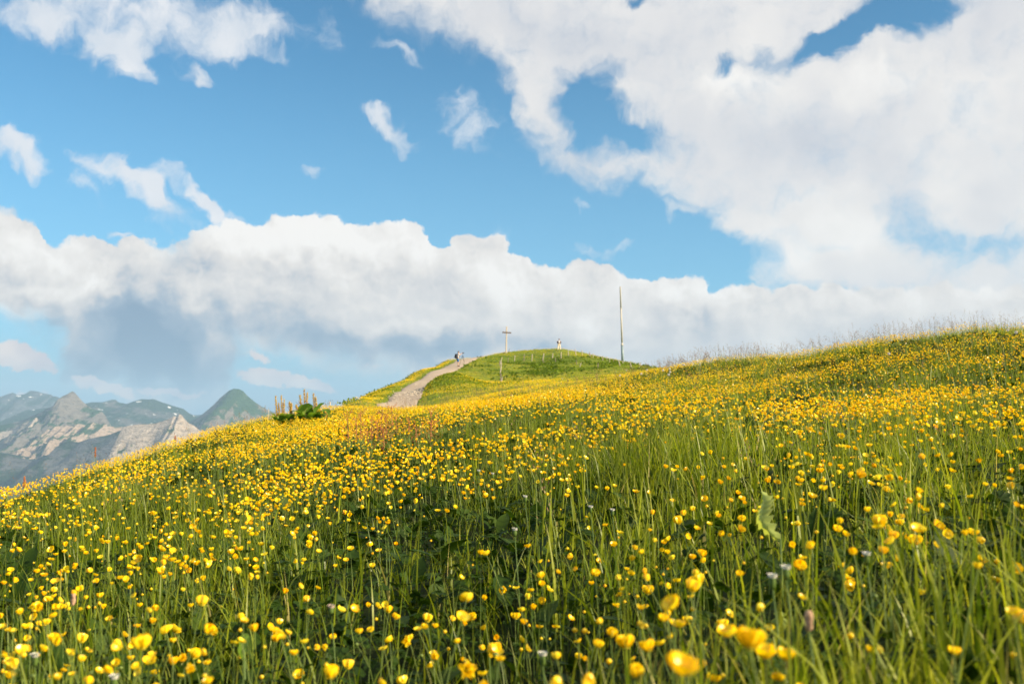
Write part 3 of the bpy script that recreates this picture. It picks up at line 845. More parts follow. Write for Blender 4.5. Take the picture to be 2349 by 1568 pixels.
def make_grass():
    B = Bulk(); r_ = np.random.default_rng(21)
    # nearest: fine blades with three or four bends
    def d1(x, y): return 3300 * (0.12 + 1.25 * sstep(clumpy(x, y, 2.2, 3), .36, .66)) * (1 + 0.5 * lush(x, y)) 
    for (y0, y1, k_, wsc, seg) in ((0.34, 1.6, 0.25, 2.2, 5), (1.6, 4.0, 0.29, 1.9, 4), (4.0, 9.0, 0.25, 1.8, 3), (9.0, 20.0, 0.17, 2.1, 2), (20.0, 42.0, 0.06, 3.6, 2)):
        x, y = scatter((lambda a, b_: d1(a, b_) * k_, 5200 * k_), y0, y1, seed=int(y0 * 10) + 5)
        ok = visible(x, y, 0.4) & (path_dist(x, y) > 0.15)
        x, y = x[ok], y[ok]; z = ground(x, y) - 0.01
        n = len(x); lu = lush(x, y)
        h = (0.08 + 0.13 * r_.random(n)) * (0.55 + 0.9 * sstep(clumpy(x, y, 1.1, 9), .32, .68)) * (1 + 0.55 * lu) * (1 + 0.38 * sstep(y, 2.5, 7.0) * r_.random(n))
        wd = (0.0016 + 0.0022 * r_.random(n) ** 2) * wsc * (1 + 0.75 * lu)
        lean = 0.12 + 0.75 * r_.random(n) ** 1.8
        blades(B, x, y, z, h, wd, lean, r_.uniform(0, 2 * math.pi, n), cl01(0.5 * r_.random(n) + 0.45 * clumpy(x, y, 0.8, 30) + 0.12 * (r_.random(n) < 0.05) * 3), seg=seg, twist=r_.normal(0, .6, n))
    # tall upright blades and stalks standing above the flowers
    def d2(x, y): return 60 * (0.12 + 2.6 * lush(x, y)) * (0.3 + clumpy(x, y, 2.0, 77))
    x, y = scatter((d2, 150), 0.55, 16.0, seed=91)
    ok = visible(x, y, 0.5); x, y = x[ok], y[ok]; z = ground(x, y) - 0.01; n = len(x)
    h = 0.25 + 0.17 * r_.random(n)
    blades(B, x, y, z, h, 0.0030 + 0.0055 * r_.random(n) ** 2 + 0.0005 * np.maximum(y - 4, 0), 0.08 + 0.4 * r_.random(n) ** 2, r_.uniform(0, 2 * math.pi, n), 0.35 + 0.5 * r_.random(n), seg=6, twist=r_.normal(0, .5, n), curl=2.4)
    # tussocks: fountains of long broad blades
    def tuft(cx, cy, n, hm, wm, spread, seed_, rr=.06, lean0=.15):
        q = np.random.default_rng(seed_)
        a = q.uniform(0, 2 * math.pi, n); r0 = rr * np.sqrt(q.random(n))
        x, y = cx + r0 * np.cos(a), cy + r0 * np.sin(a)
        blades(B, x, y, ground(x, y) - .01, hm * q.uniform(.55, 1.1, n), wm * q.uniform(.6, 1.3, n), lean0 + spread * q.random(n) ** 1.3, a + q.normal(0, .5, n), cl01(.35 + .5 * q.random(n) + .1 * (q.random(n) < .08) * 3), seg=7, twist=q.normal(0, .4, n), curl=1.9)
    for k_, (px, py, n, hm, wm, sp, rr) in enumerate([
        (1450,1130,45,.34,.0042,.45,.14),(1390,1150,36,.32,.0042,.4,.12),(1560,1120,55,.34,.0042,.5,.16),(1640,1100,50,.34,.0042,.4,.16),(1330,1160,34,.30,.004,.4,.12),(1250,1150,24,.28,.004,.4,.12),
        (1500,1250,30,.30,.004,.4,.12),(1620,1230,34,.30,.004,.4,.12),(1750,1130,30,.32,.004,.4,.14),(2080,1180,70,.30,.0040,.9,.07),(2140,1200,60,.30,.004,1.0,.07),(2230,1210,60,.28,.004,.9,.07),(2010,1130,30,.30,.004,.6,.1),
        (1900,1120,30,.30,.004,.5,.12),(250,1200,22,.30,.0048,.3,.2),(420,1200,26,.30,.0048,.3,.2),(520,1190,28,.30,.0048,.3,.2),(330,1190,14,.30,.0048,.3,.2),(600,1250,60,.24,.003,1.3,.08),(640,1240,50,.24,.003,1.4,.08),
        (1620,960,40,.40,.005,.3,.25),(1700,950,30,.40,.005,.3,.25),(1150,960,24,.36,.005,.3,.25),(1280,980,24,.36,.005,.3,.25),(1990,1000,30,.36,.005,.4,.2),(2250,1000,30,.36,.005,.4,.2)]):
        u, v = ray(px, py)
        x, y, z = hit(px, py, 0.0, 0.8)
        tuft(x, y, n, hm, wm, sp, 700 + k_, rr)
    q = np.random.default_rng(99)
    for k_ in range(120):      # the near right corner, soft and close to the lens
        y = q.uniform(.62, 1.7); x = y * q.uniform(.06, .52)
        if abs(x / y - .22) < .12 and y < 1.0: continue
        tuft(x, y, int(q.integers(4, 11)), q.uniform(.18, .30), .0066, .5, 1800 + k_, .035, .06)
    for k_ in range(80):
        y = q.uniform(.9, 3.6); x = y * q.uniform(-.5, .2)
        tuft(x, y, int(q.integers(5, 11)), q.uniform(.16, .26), .0050, .6, 2900 + k_, .04, .1)
    for k_ in range(220):     # lumps of taller grass on the right-hand crest
        y = q.uniform(10, 24); x = y * q.uniform(.14, .55)
        if clumpy(np.array([x]), np.array([y]), .5, 13)[0] > .52: tuft(x, y, 60, q.uniform(.30, .42), .008, .6, 1000 + k_, .30, .1)
    me = B.mesh('grass'); me.materials.append(m_grass)
    ob = link('grass', me)
    tag(ob, 'green meadow grass growing all over the slope between the buttercups', 'grass', kind='stuff')


def leaf_template(kind):
    """a small lobed leaf lying about flat, unit size, pointing along +x"""
    if kind == 0:    # round clover-like leaflets
        V, Q, T = [], [], []
        for k_ in range(3):
            a0 = (k_ - 1) * 1.9
            c_, s_ = math.cos(a0), math.sin(a0)
            pts = [(0, 0, 0), (.22, .17, .05), (.45, .20, .04), (.52, 0, .0), (.45, -.20, .04), (.22, -.17, .05)]
            n0 = len(V)
            V += [(p[0] * c_ - p[1] * s_, p[0] * s_ + p[1] * c_, p[2]) for p in pts]
            Q += [(n0, n0 + 1, n0 + 2, n0 + 3), (n0, n0 + 3, n0 + 4, n0 + 5)]
        return np.array(V), np.array(Q)
    if kind == 1:    # deeply cut buttercup leaf
        V, Q = [], []
        for k_ in range(5):
            a0 = (k_ - 2) * 0.62
            c_, s_ = math.cos(a0), math.sin(a0)
            L_ = 0.95 - 0.13 * abs(k_ - 2)
            pts = [(0.03, .02, 0), (.4 * L_, .12, .06), (.72 * L_, .22, .02), (L_, .0, -.06), (.72 * L_, -.2, .02), (.4 * L_, -.12, .06)]
            n0 = len(V)
            V += [(p[0] * c_ - p[1] * s_, p[0] * s_ + p[1] * c_, p[2]) for p in pts]
            Q += [(n0, n0 + 1, n0 + 2, n0 + 3), (n0, n0 + 3, n0 + 4, n0 + 5)]
        return np.array(V), np.array(Q)
    # long oval leaf with a sunken rib
    g = []
    for s_ in np.linspace(0, 1, 6):
        w_ = 0.26 * math.sin(math.pi * min(1, 0.08 + s_ * 0.92)) ** 0.7
        z_ = 0.35 * s_ - 0.42 * s_ * s_
        g.append([(s_, -w_, z_ + .05), (s_, 0, z_), (s_, w_, z_ + .05)])
    g = np.array(g); idx = np.arange(18).reshape(6, 3)
    return g.reshape(-1, 3), np.stack([idx[:-1, :-1], idx[:-1, 1:], idx[1:, 1:], idx[1:, :-1]], -1).reshape(-1, 4)

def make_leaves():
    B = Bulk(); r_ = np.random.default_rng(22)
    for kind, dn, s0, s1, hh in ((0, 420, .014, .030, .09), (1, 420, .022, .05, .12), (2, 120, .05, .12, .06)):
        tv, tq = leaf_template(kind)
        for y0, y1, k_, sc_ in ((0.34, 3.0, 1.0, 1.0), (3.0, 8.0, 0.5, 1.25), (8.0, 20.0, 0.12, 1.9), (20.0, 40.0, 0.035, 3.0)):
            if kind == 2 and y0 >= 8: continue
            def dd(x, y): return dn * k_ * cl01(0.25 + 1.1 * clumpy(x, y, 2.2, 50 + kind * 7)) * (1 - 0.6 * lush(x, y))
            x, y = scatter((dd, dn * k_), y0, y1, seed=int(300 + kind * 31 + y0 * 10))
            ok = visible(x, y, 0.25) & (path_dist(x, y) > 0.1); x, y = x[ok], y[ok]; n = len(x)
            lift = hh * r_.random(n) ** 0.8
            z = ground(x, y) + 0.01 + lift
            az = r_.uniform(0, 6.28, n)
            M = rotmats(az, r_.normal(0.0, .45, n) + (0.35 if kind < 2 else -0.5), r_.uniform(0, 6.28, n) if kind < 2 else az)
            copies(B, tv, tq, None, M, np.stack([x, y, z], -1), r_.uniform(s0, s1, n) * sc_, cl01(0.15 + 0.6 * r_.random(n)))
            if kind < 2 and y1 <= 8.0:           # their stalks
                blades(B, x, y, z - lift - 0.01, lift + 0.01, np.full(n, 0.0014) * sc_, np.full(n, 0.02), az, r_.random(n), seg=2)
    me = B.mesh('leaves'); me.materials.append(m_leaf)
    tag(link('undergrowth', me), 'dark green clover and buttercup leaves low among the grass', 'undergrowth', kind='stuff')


# ------------------------------------------------------------------ buttercups
def flower_density(x, y):
    """per square metre, after the photograph: thick at the near left, on the mid slope, on the far crest; thin in the middle foreground"""
    u = x / np.maximum(y, 0.4)
    cl_ = clumpy(x, y, 1.6, 11); c2 = clumpy(x, y, 0.45, 61)
    near = 96 + 170 * sstep(-u, 0.10, 0.42) * np.exp(-((y - 2.6) / 1.3) ** 2)
    near = near * (1 - 0.45 * sstep(u, 0.0, 0.25) * (1 - sstep(y, 1.0, 3.5)))
    mid = 225 + 30 * sstep(u, 0.1, 0.4)
    far = (195 - 50 * sstep(u, 0.1, 0.3)) * (1 - 0.45 * sstep(y, 16, 26)) * (1 - 0.3 * sstep(u, -0.25, -0.05) * sstep(y, 14, 22))
    d = near * (1 - sstep(y, 3.0, 6.5)) + sstep(y, 3.0, 6.5) * (mid * (1 - sstep(y, 8, 14)) + far * sstep(y, 8, 14))
    d = d * (1 - 0.5 * lush(x, y) * (y < 7))
    # the dip behind the near crest is greener
    d = d * (1 - 0.55 * np.exp(-((y - 10.5) / 1.6) ** 2) * sstep(u, 0.16, 0.26))
    # scarcer towards the knoll
    d = d * (1 - 0.85 * sstep(y, 26, 38) * sstep(u, -0.12, 0.02))
    return d * cl01(0.10 + 1.7 * sstep(cl_, 0.34, 0.70)) * (0.45 + 1.0 * sstep(c2, 0.36, 0.62))

FX, FY = scatter((flower_density, 760), 0.5, 44.0, uw=0.56, extra=0.25, seed=505)
ok = visible(FX, FY, 0.32) & (path_dist(FX, FY) > 0.3) & (~((FY < 1.25) & (FX > -0.45) & (np.hypot(FX, FY) < 1.05)))
FX, FY = FX[ok], FY[ok]
_o = np.argsort(FY); FX, FY = FX[_o], FY[_o]
_r = np.random.default_rng(77)
FH = (0.225 + 0.11 * (_r.random(len(FX)) - 0.4)) * (0.85 + 0.3 * clumpy(FX, FY, 0.9, 41))
FS = np.clip(_r.normal(0.0225, 0.0042, len(FX)) * (0.88 + 0.12 * sstep(FY, 2.5, 6)), 0.010, 0.031)
# flowers measured one by one in the photograph: px, py, width in px
BIG = [(1437,1487,40),(1510,1480,40),(1548,1390,50),(1552,1437,42),(1578,1432,28),(1560,1545,78),(1607,1530,36),(1672,1460,48),(1720,1490,62),
       (1757,1510,50),(1800,1514,46),(1785,1560,34),(1640,1563,40),(1673,1410,28),(1766,1447,30),(1590,1340,24),(1660,1440,30),
       (2105,1220,38),(2145,1211,26),(2170,1226,28),(2098,1250,30),(2250,1285,30),(2286,1334,30),(2325,1307,32),(2230,1227,26),(2068,1227,18),(2032,1217,22),
       (1945,1330,26),(1955,1312,26),(1935,1300,22),(1958,1350,24),(2035,1303,28),(2108,1362,26),(1997,1110,22),(2018,1116,15),(1862,1141,24),(1703,1195,20),
       (1825,1203,20),(1940,1345,30),(1995,1495,24),(2015,1495,20),(1985,1277,18),(1920,1219,24),(2052,1280,20),
       (630,1460,30),(618,1440,22),(398,1448,28),(480,1450,26),(327,1490,42),(342,1520,34),(355,1545,24),(686,1548,28),(145,1540,18),(20,1555,30),
       (1070,1375,34),(1060,1418,36),(1085,1420,22),(1116,1273,22),(1485,1363,26),(1158,1355,18),(1182,1420,24),(1195,1470,22),(990,1530,22),
       (870,1265,16),(848,1252,16),(1275,1440,20),(1238,1440,20),(1375,1290,20),(1480,1395,22),(1325,1510,20),(1247,1383,18),(995,1500,20),(765,1466,16)]
bx, by, bz, bs = [], [], [], []
for px, py, wpx in BIG:
    u, v = ray(px, py)
    s_ = 0.0255
    d = s_ * 2284 / wpx / math.sqrt(1.0 + 0.0)
    gz = ground1(u * d, d)
    hh_ = v * d - gz
    # keep the stalk a natural length by moving the flower along its line of sight
    for _ in range(60):
        if hh_ < 0.12: d *= 0.97
        elif hh_ > 0.42: d *= 1.03
        else: break
        gz = ground1(u * d, d); hh_ = v * d - gz
    bx.append(u * d); by.append(d); bz.append(hh_); bs.append(wpx * d / 2284 * 1.0)
bx, by, bz, bs = map(np.array, (bx, by, bz, bs))
far_from = np.ones(len(FX), bool)
for a, b_ in zip(bx, by): far_from &= np.hypot(FX - a, FY - b_) > 0.035
FX, FY, FH, FS = FX[far_from], FY[far_from], FH[far_from], FS[far_from]

NIND = 298
infr = np.abs(FX / FY) < 0.53
size_px = np.where(infr, FS / FY, 0)
order = np.argsort(-size_px)
indiv = order[:NIND - len(bx)]
IX = np.concatenate([bx, FX[indiv]]); IY = np.concatenate([by, FY[indiv]]); IH = np.concatenate([bz, FH[indiv]]); IS = np.concatenate([bs, FS[indiv]])
rest = np.ones(len(FX), bool); rest[indiv] = False
FX, FY, FH, FS = FX[rest], FY[rest], FH[rest], FS[rest]

OPEN = [0.40, 0.60, 0.80, 1.0, 1.2, 0.5, 0.7, 0.9, 0.3, 1.1]
def stem_points(h, lean, az, n=7):
    t = np.linspace(0, 1, n)
    hz_ = lean * t ** 1.8
    return np.stack([math.cos(az) * hz_, math.sin(az) * hz_, h * t], -1)

blossom_me, centre_me = [], []
for i, op in enumerate(OPEN):
    tv, tq = petal_cup(op, 4, 4, seed=i)
    B = Bulk(); B.add(tv, tq, rnd=np.repeat(np.random.default_rng(i).random(5), 25)); me = B.mesh('blossom'); me.materials.append(m_petal); blossom_me.append(me)
    dv, dq = dome(0.115, 0.13, 0.02, 9, 3)
    # stamens: a ring of fine spikes round the dome
    B = Bulk(); B.add(dv, dq, rnd=0.8)
    for k_ in range(26):
        a = k_ * 2.4; r0 = 0.07 + 0.05 * (k_ % 3) / 2
        p0 = np.array([r0 * math.cos(a), r0 * math.sin(a), 0.05]); p1 = p0 * np.array([1.9, 1.9, 1]) + np.array([0, 0, 0.13])
        sv, sq = tube([p0, p1], [0.008, 0.016], 3); B.add(sv, sq, rnd=0.1)
    me = B.mesh('flower_centre'); me.materials.append(m_centre); centre_me.append(me)
def leaf_bits(B, P, r_, n=2):
    tv, tq = leaf_template(1)
    for k_ in range(n):
        i = r_.integers(1, len(P) - 2)
        M = rotmats(np.array([r_.uniform(0, 6.28)]), np.array([r_.uniform(.2, 1.0)]), np.array([r_.uniform(0, 6.28)]))
        copies(B, tv * np.array([1, .55, 1]), tq, None, M, P[i][None], [r_.uniform(.018, .035)], np.array([.5]))
def bud_mesh(B, p, r, rnd_):
    V = np.array([(0, 0, -1), (1, 0, 0), (0, 1, 0), (-1, 0, 0), (0, -1, 0), (.7, .7, .6), (-.7, .7, .6), (-.7, -.7, .6), (.7, -.7, .6), (0, 0, 1.1)]) * r + p
    T = np.array([(0, 2, 1), (0, 3, 2), (0, 4, 3), (0, 1, 4), (1, 2, 5), (2, 3, 6), (3, 4, 7), (4, 1, 8), (5, 2, 6), (6, 3, 7), (7, 4, 8), (8, 1, 5), (9, 5, 6), (9, 6, 7), (9, 7, 8), (9, 8, 5)])
    B.add(V, None, T, rnd=rnd_)

r_i = np.random.default_rng(909)
def where_label(k_, x, y, sz):
    """what sets the biggest near flowers apart"""
    return None
def make_buttercups():
    tip_dirs = []
    for k_ in range(len(IX)):
        x, y, h, s_ = float(IX[k_]), float(IY[k_]), float(IH[k_]), float(IS[k_])
        az = r_i.uniform(0, 6.28); lean = float(r_i.uniform(0.02, 0.3)) * h
        gx_, gy_ = x - lean * math.cos(az), y - lean * math.sin(az)
        gz = ground1(gx_, gy_)
        hh_ = ground1(x, y) + h - gz
        root = bpy.data.objects.new('buttercup', None); COL.objects.link(root)
        root.empty_display_size = 0.02; root.location = (gx_, gy_, gz)
        P = stem_points(hh_, lean, az)
        sv, sq = tube(P, np.linspace(0.0013, 0.0008, len(P)), 5)
        B = Bulk(); B.add(sv, sq, rnd=float(r_i.random()))
        st = link('stem', B.mesh('stem'), root, m_stem)
        if r_i.random() < 0.75:
            B = Bulk(); leaf_bits(B, P, r_i, 1); link('leaf', B.mesh('leaf'), root, m_leaf)
        has_bud = r_i.random() < 0.35
        if has_bud:
            i = int(r_i.integers(3, 6)); a2 = r_i.uniform(0, 6.28)
            q1 = P[i] + np.array([math.cos(a2) * .03, math.sin(a2) * .03, .045 * r_i.uniform(.6, 1.2)])
            sv, sq = tube([P[i], (P[i] + q1) / 2 + np.array([0, 0, .004]), q1], [.0008, .0007, .0006], 4)
            B = Bulk(); B.add(sv, sq, rnd=.4); link('side_stem', B.mesh('side_stem'), root, m_stem)
            B = Bulk(); bud_mesh(B, q1, r_i.uniform(.003, .0052), .6); link('bud', B.mesh('bud'), root, m_petal if r_i.random() < .6 else m_stem)
        i = int(r_i.integers(0, len(OPEN))) if k_ >= len(BIG) else int(r_i.integers(1, 8))
        bl = link('blossom', blossom_me[i], root)
        bl.location = tuple(P[-1]); 
        ta = r_i.uniform(0, 6.28); ti = min(1.5, abs(r_i.normal(0.0, .55)) + 0.12)
        M = rotmats(np.array([ta]), np.array([ti]), np.array([r_i.uniform(0, 6.28)]))[0]
        bl.rotation_euler = Matrix(M.tolist()).to_euler()
        s2 = s_ / (1.08 * math.sin(min(OPEN[i] + .2, 1.5))) * (1.0 if k_ < len(BIG) else .72)
        bl.scale = (s2, s2, s2)
        ce = link('flower_centre', centre_me[i], bl)
        tag(root, None, 'buttercup', 'yellow buttercups nearest the camera')
        root['label'] = BIGLABEL.get(k_) or zone_label(x, y, ground1(x, y) + h, OPEN[i], float(M[0, 2]), has_bud, s_)
def zone_label(x, y, z, op, dirx, bud, sz):
    v = Vector((x, y, z)); c_, s_ = math.cos(PITCH), math.sin(PITCH)
    dep = v.y * c_ + v.z * s_; up = -v.y * s_ + v.z * c_
    px, py = 1174.5 + 2284 * v.x / dep, 784 - 2284 * up / dep
    col = ('at far left', 'left of middle', 'in the middle', 'right of middle', 'at far right')[int(min(4, max(0, px / 470)))]
    row = ('farther back', 'in the foreground', 'at bottom edge')[0 if py < 1230 else (1 if py < 1440 else 2)]
    look = ('closed', 'cupped', 'open', 'wide open')[0 if op < .45 else (1 if op < .75 else (2 if op < 1.05 else 3))]
    return ('small ' if sz < .0245 else '') + ('budded ' if bud else '') + look + ' buttercup, ' + ('leaning right' if dirx > .12 else ('leaning left' if dirx < -.12 else 'upright')) + ', ' + row + ', ' + col
def settle_labels():
    '''where several near buttercups read alike, say which comes where from the left'''
    same = {}
    for o in COL.objects:
        if o.parent is None and o.get('category') == 'buttercup': same.setdefault(o['label'], []).append(o)
    nth = ('first', 'second', 'third', 'fourth', 'fifth', 'sixth', 'seventh', 'eighth', 'ninth', 'tenth', 'eleventh', 'twelfth')
    for lab, obs in same.items():
        if len(obs) < 2: continue
        obs.sort(key=lambda o: o.location.x / o.location.y)
        for i, o in enumerate(obs): o['label'] = lab + ', ' + (nth[i] if i < 12 else 'last') + ' from left'
COMMON = 'glossy yellow buttercup on a thin green stalk, one of the many in the near grass'
BIGLABEL = {5: 'biggest yellow buttercup, out of focus, cut by the bottom edge at lower right',
            0: 'round yellow buttercup standing alone left of the big blurred cluster, near the bottom edge',
            2: 'large open yellow buttercup topping the small upright group above the bottom edge',
            8: 'large yellow buttercup in the middle of the blurred cluster at lower right',
            10: 'rounded yellow buttercup at the right-hand end of the blurred cluster at lower right',
            17: 'wide open yellow buttercup leading a small cluster in the shaded grass near the right edge',
            24: 'drooping orange yellow buttercup hanging low in the dark gap at the right edge',
            33: 'upright yellow buttercup with a smaller one beside it above the arching grass tuft at right',
            35: 'single yellow buttercup just right of the pale jagged leaf',
            44: 'deep yellow buttercup with another right behind it at lower left, near the bottom edge',
            48: 'widest yellow buttercup of the crowd in the lower left corner area',
            51: 'lone yellow buttercup against dark leaves at the bottom edge, left of the middle',
            54: 'fully open yellow buttercup showing its green centre in the lower middle',
            55: 'yellow buttercup with spread petals just below the fully open one in the lower middle'}

def make_carpet():
    B = Bulk(); r_ = np.random.default_rng(33)
    n = len(FX)
    az = r_.uniform(0, 6.28, n); lean = r_.uniform(0.02, 0.35, n) * FH
    tx, ty = FX, FY
    z0 = ground(FX, FY); tz = z0 + FH
    # stalks
    nearm = FY < 12
    blades(B, (FX - lean * np.cos(az))[nearm], (FY - lean * np.sin(az))[nearm], z0[nearm] - .01, FH[nearm] + .01 + 0.0 * lean[nearm], np.full(nearm.sum(), 0.0022) * (1 + 0.06 * np.maximum(FY[nearm] - 3, 0)),
           (lean / FH)[nearm], az[nearm], r_.random(nearm.sum()), seg=3, mi=1)
    tilt = np.minimum(np.abs(r_.normal(0, .6, n)) + .08, 1.6); taz = r_.uniform(0, 6.28, n)
    M = rotmats(taz, tilt, r_.uniform(0, 6.28, n))
    # blades() droops a little: follow it
    tz = z0 - .01 + (FH + .01) * (1 - 0.32 * (lean / FH)) + np.where(nearm, 0.0, 0.01)
    T = np.stack([tx, ty, tz], -1)
    which = r_.integers(0, 6, n)
    lod = np.digitize(FY, [6.0, 15.0])
    rn = r_.random(n)
    ops = [0.35, 0.55, 0.75, 0.95, 1.15, 0.65]
    for lv, (nu, nv_, k1) in enumerate(((2, 3, 1.0), (1, 2, 1.08), (1, 1, 1.25))):
        for q_ in range(6):
            m_ = (lod == lv) & (which == q_)
            tv, tq = petal_cup(ops[q_], nu, nv_, seed=40 + q_)
            S = FS[m_] * k1 * (1 + 0.006 * np.maximum(FY[m_] - 12, 0))
            copies(B, tv, tq, None, M[m_], T[m_], S, rn[m_], mi=0)
            if lv == 0:
                dv, dq = dome(0.12, 0.16, 0.02, 6, 2)
                copies(B, dv, dq, None, M[m_], T[m_], S, rn[m_], mi=2)
    # small closed buds between them
    nb = n // 3
    i = r_.integers(0, n, nb); i = i[FY[i] < 9]
    bx_ = FX[i] + r_.normal(0, .03, len(i)); by_ = FY[i] + r_.normal(0, .03, len(i))
    V = np.array([(0, 0, -1), (1, 0, 0), (0, 1, 0), (-1, 0, 0), (0, -1, 0), (0, 0, 1.1)], float)
    Tt = np.array([(0, 2, 1), (0, 3, 2), (0, 4, 3), (0, 1, 4), (5, 1, 2), (5, 2, 3), (5, 3, 4), (5, 4, 1)])
    gz_ = ground(bx_, by_); hb = FH[i] * r_.uniform(.6, 1.0, len(i))
    Mi = np.broadcast_to(np.eye(3), (len(i), 3, 3))
    copies(B, V, None, Tt, Mi, np.stack([bx_, by_, gz_ + hb], -1), r_.uniform(.0028, .005, len(i)), r_.random(len(i)), mi=0)
    blades(B, bx_, by_, gz_, hb, np.full(len(i), .0018), np.full(len(i), .02), r_.random(len(i)), r_.random(len(i)), seg=2, mi=1)
    me = B.mesh('buttercup_carpet')
    for m_ in (m_petal, m_stem, m_centre): me.materials.append(m_)
    tag(link('buttercup_carpet', me), 'countless small yellow buttercups spread over the rising meadow', 'flowers', kind='stuff')


# ------------------------------------------------------------------ cover of the knoll, seen from 40 m and more
def make_hill_cover():
    B = Bulk(); r_ = np.random.default_rng(44)
    def region(x, y): return (visible(x, y, 0.35, 0.3)) & (path_dist(x, y) > 0.10)
    for y0, y1, dn in ((34., 70., 40.), (70., 115., 24.), (115., 175., 15.)):
        x, y = scatter((lambda a, b_: dn * (0.3 + 1.0 * clumpy(a, b_, 0.8, 7)), dn * 1.3), y0, y1, uw=0.30, extra=0, seed=int(y0))
        u = x / y
        ok = region(x, y) & (u > -0.30) & (u < 0.26); x, y = x[ok], y[ok]; n = len(x); z = ground(x, y) - .02
        k_ = y0 / 34.0
        c2 = clumpy(x, y, 0.12, 17); c3 = clumpy(x, y, 0.9, 27)
        col = cl01(0.15 + 0.75 * sstep(c2, 0.3, 0.7) * 0.6 + 0.5 * (c3 - 0.3) + 0.2 * r_.random(n))
        for rep in range(3):
            blades(B, x + r_.normal(0, .06, n), y + r_.normal(0, .06, n), z, (0.06 + 0.13 * r_.random(n) ** 1.5) * (0.8 + 0.5 * c3), np.full(n, .014) * k_ ** .8, 0.1 + .7 * r_.random(n), r_.uniform(0, 6.28, n), col, seg=2)
    # broad leaved weeds in the hollow below the fence
    tv, tq = leaf_template(2)
    tv = tv * np.array([1, 1.6, 1])
    def dw(x, y):
        u = x / y
        py_ = ground(x, y) / y
        a = np.exp(-((u - 0.055) / 0.085) ** 2) * sstep(y, 90, 105) * (1 - sstep(y, 132, 140))
        return 3 * a * sstep(clumpy(x, y, 0.28, 97), 0.42, 0.6)
    x, y = scatter((dw, 3), 88, 142, uw=0.3, extra=0, seed=8)
    ok = region(x, y); x, y = x[ok], y[ok]; n = len(x); z = ground(x, y)
    for rep in range(4):
        az = r_.uniform(0, 6.28, n)
        M = rotmats(az, -r_.uniform(.1, 1.1, n), az)
        copies(B, tv, tq, None, M, np.stack([x + r_.normal(0, .12, n), y + r_.normal(0, .12, n), z + .03 + .15 * r_.random(n)], -1), r_.uniform(.16, .3, n), 0.35 * r_.random(n), mi=0)
    # the overgrown hump beside the path
    hu = pos(1035, 880, 71)
    n = 3800
    x = hu.x + 0.2 + r_.normal(0, 1.9, n); y = hu.y + r_.normal(0, 4.5, n)
    ok = path_dist(x, y) > 0.15; x, y = x[ok], y[ok]; n = len(x); z = ground(x, y)
    az = r_.uniform(0, 6.28, n)
    copies(B, tv, tq, None, rotmats(az, -r_.uniform(.1, 1.2, n), az), np.stack([x, y, z + .03 + .14 * r_.random(n)], -1), r_.uniform(.08, .15, n), 0.7 * r_.random(n), mi=0)
    blades(B, x, y, z, 0.12 + .15 * r_.random(n), np.full(n, .012), .1 + .5 * r_.random(n), az, r_.random(n), seg=2)
    # bushy rim on the far side of the bank
    t_ = np.linspace(0, 1, 900)
    pts = [(790,919,50),(844,905,70),(900,881,87),(957,851,108),(1027,824,132)]
    px_ = np.interp(t_ * 4, range(5), [p[0] for p in pts]); dd_ = np.interp(t_ * 4, range(5), [p[2] for p in pts])
    x = (px_ - 1174.5) / 2284 * dd_ * 1.0; y = dd_ * (1.0 + 0.05 * r_.random(900))
    x = x + r_.normal(0, .3, 900); y = y + r_.normal(0, 2.0, 900)
    for rep in range(3):
        z = ground(x, y); az = r_.uniform(0, 6.28, 900)
        copies(B, tv, tq, None, rotmats(az, -r_.uniform(.1, 1.2, 900), az), np.stack([x + r_.normal(0, .2, 900), y, z + .03 + .12 * r_.random(900)], -1), r_.uniform(.08, .17, 900), 0.4 * r_.random(900), mi=0)
    me = B.mesh('hill_grass')
    for m_ in (m_hillgrass, m_leaf): me.materials.append(m_)
    tag(link('hill_grass', me), 'short sunlit grass and weeds covering the knoll with the cross', 'grass', kind='stuff')

    # yellow patches on the banks beside the path
    B = Bulk()
    def dy_(x, y):
        u = x / y; pd = path_dist(x, y)
        left = (u < -0.03) * sstep(-(x - np.interp(y, PATH[:, 1], PATH[:, 0])), 0.5, 1.5) * 1.0
        right = np.exp(-((pd - 3.5) / 4.0) ** 2) * (x > np.interp(y, PATH[:, 1], PATH[:, 0])) * (y < 100) * 0.9
        low_ = (1 - sstep(y, 42, 75)) * 0.7
        top_ = 0.35 * sstep(y, 128, 145)
        return 60 * cl01((left + right + low_ + top_)) * sstep(clumpy(x, y, 0.45, 123), 0.34, 0.60) * (0.25 + 0.75 * (1 - sstep(y, 110, 150)))
    x, y = scatter((dy_, 60), 36, 165, uw=0.3, extra=0, seed=19)
    ok = visible(x, y, .3, 0.1) & (path_dist(x, y) > 0.15) & (x / y > -0.3) & (x / y < 0.16); x, y = x[ok], y[ok]; n = len(x)
    tv, tq = petal_cup(0.9, 1, 1, seed=3)
    az = r_.uniform(0, 6.28, n)
    copies(B, tv, tq, None, rotmats(az, r_.uniform(.1, .7, n), az), np.stack([x, y, ground(x, y) + .16 + .08 * r_.random(n)], -1), r_.uniform(.032, .05, n) * (1 + 0.004 * (y - 36)), r_.random(n))
    me = B.mesh('distant_buttercups'); me.materials.append(m_petal)
    tag(link('distant_buttercups', me), 'patches of tiny yellow buttercups on the banks beside the gravel path', 'flowers', kind='stuff')


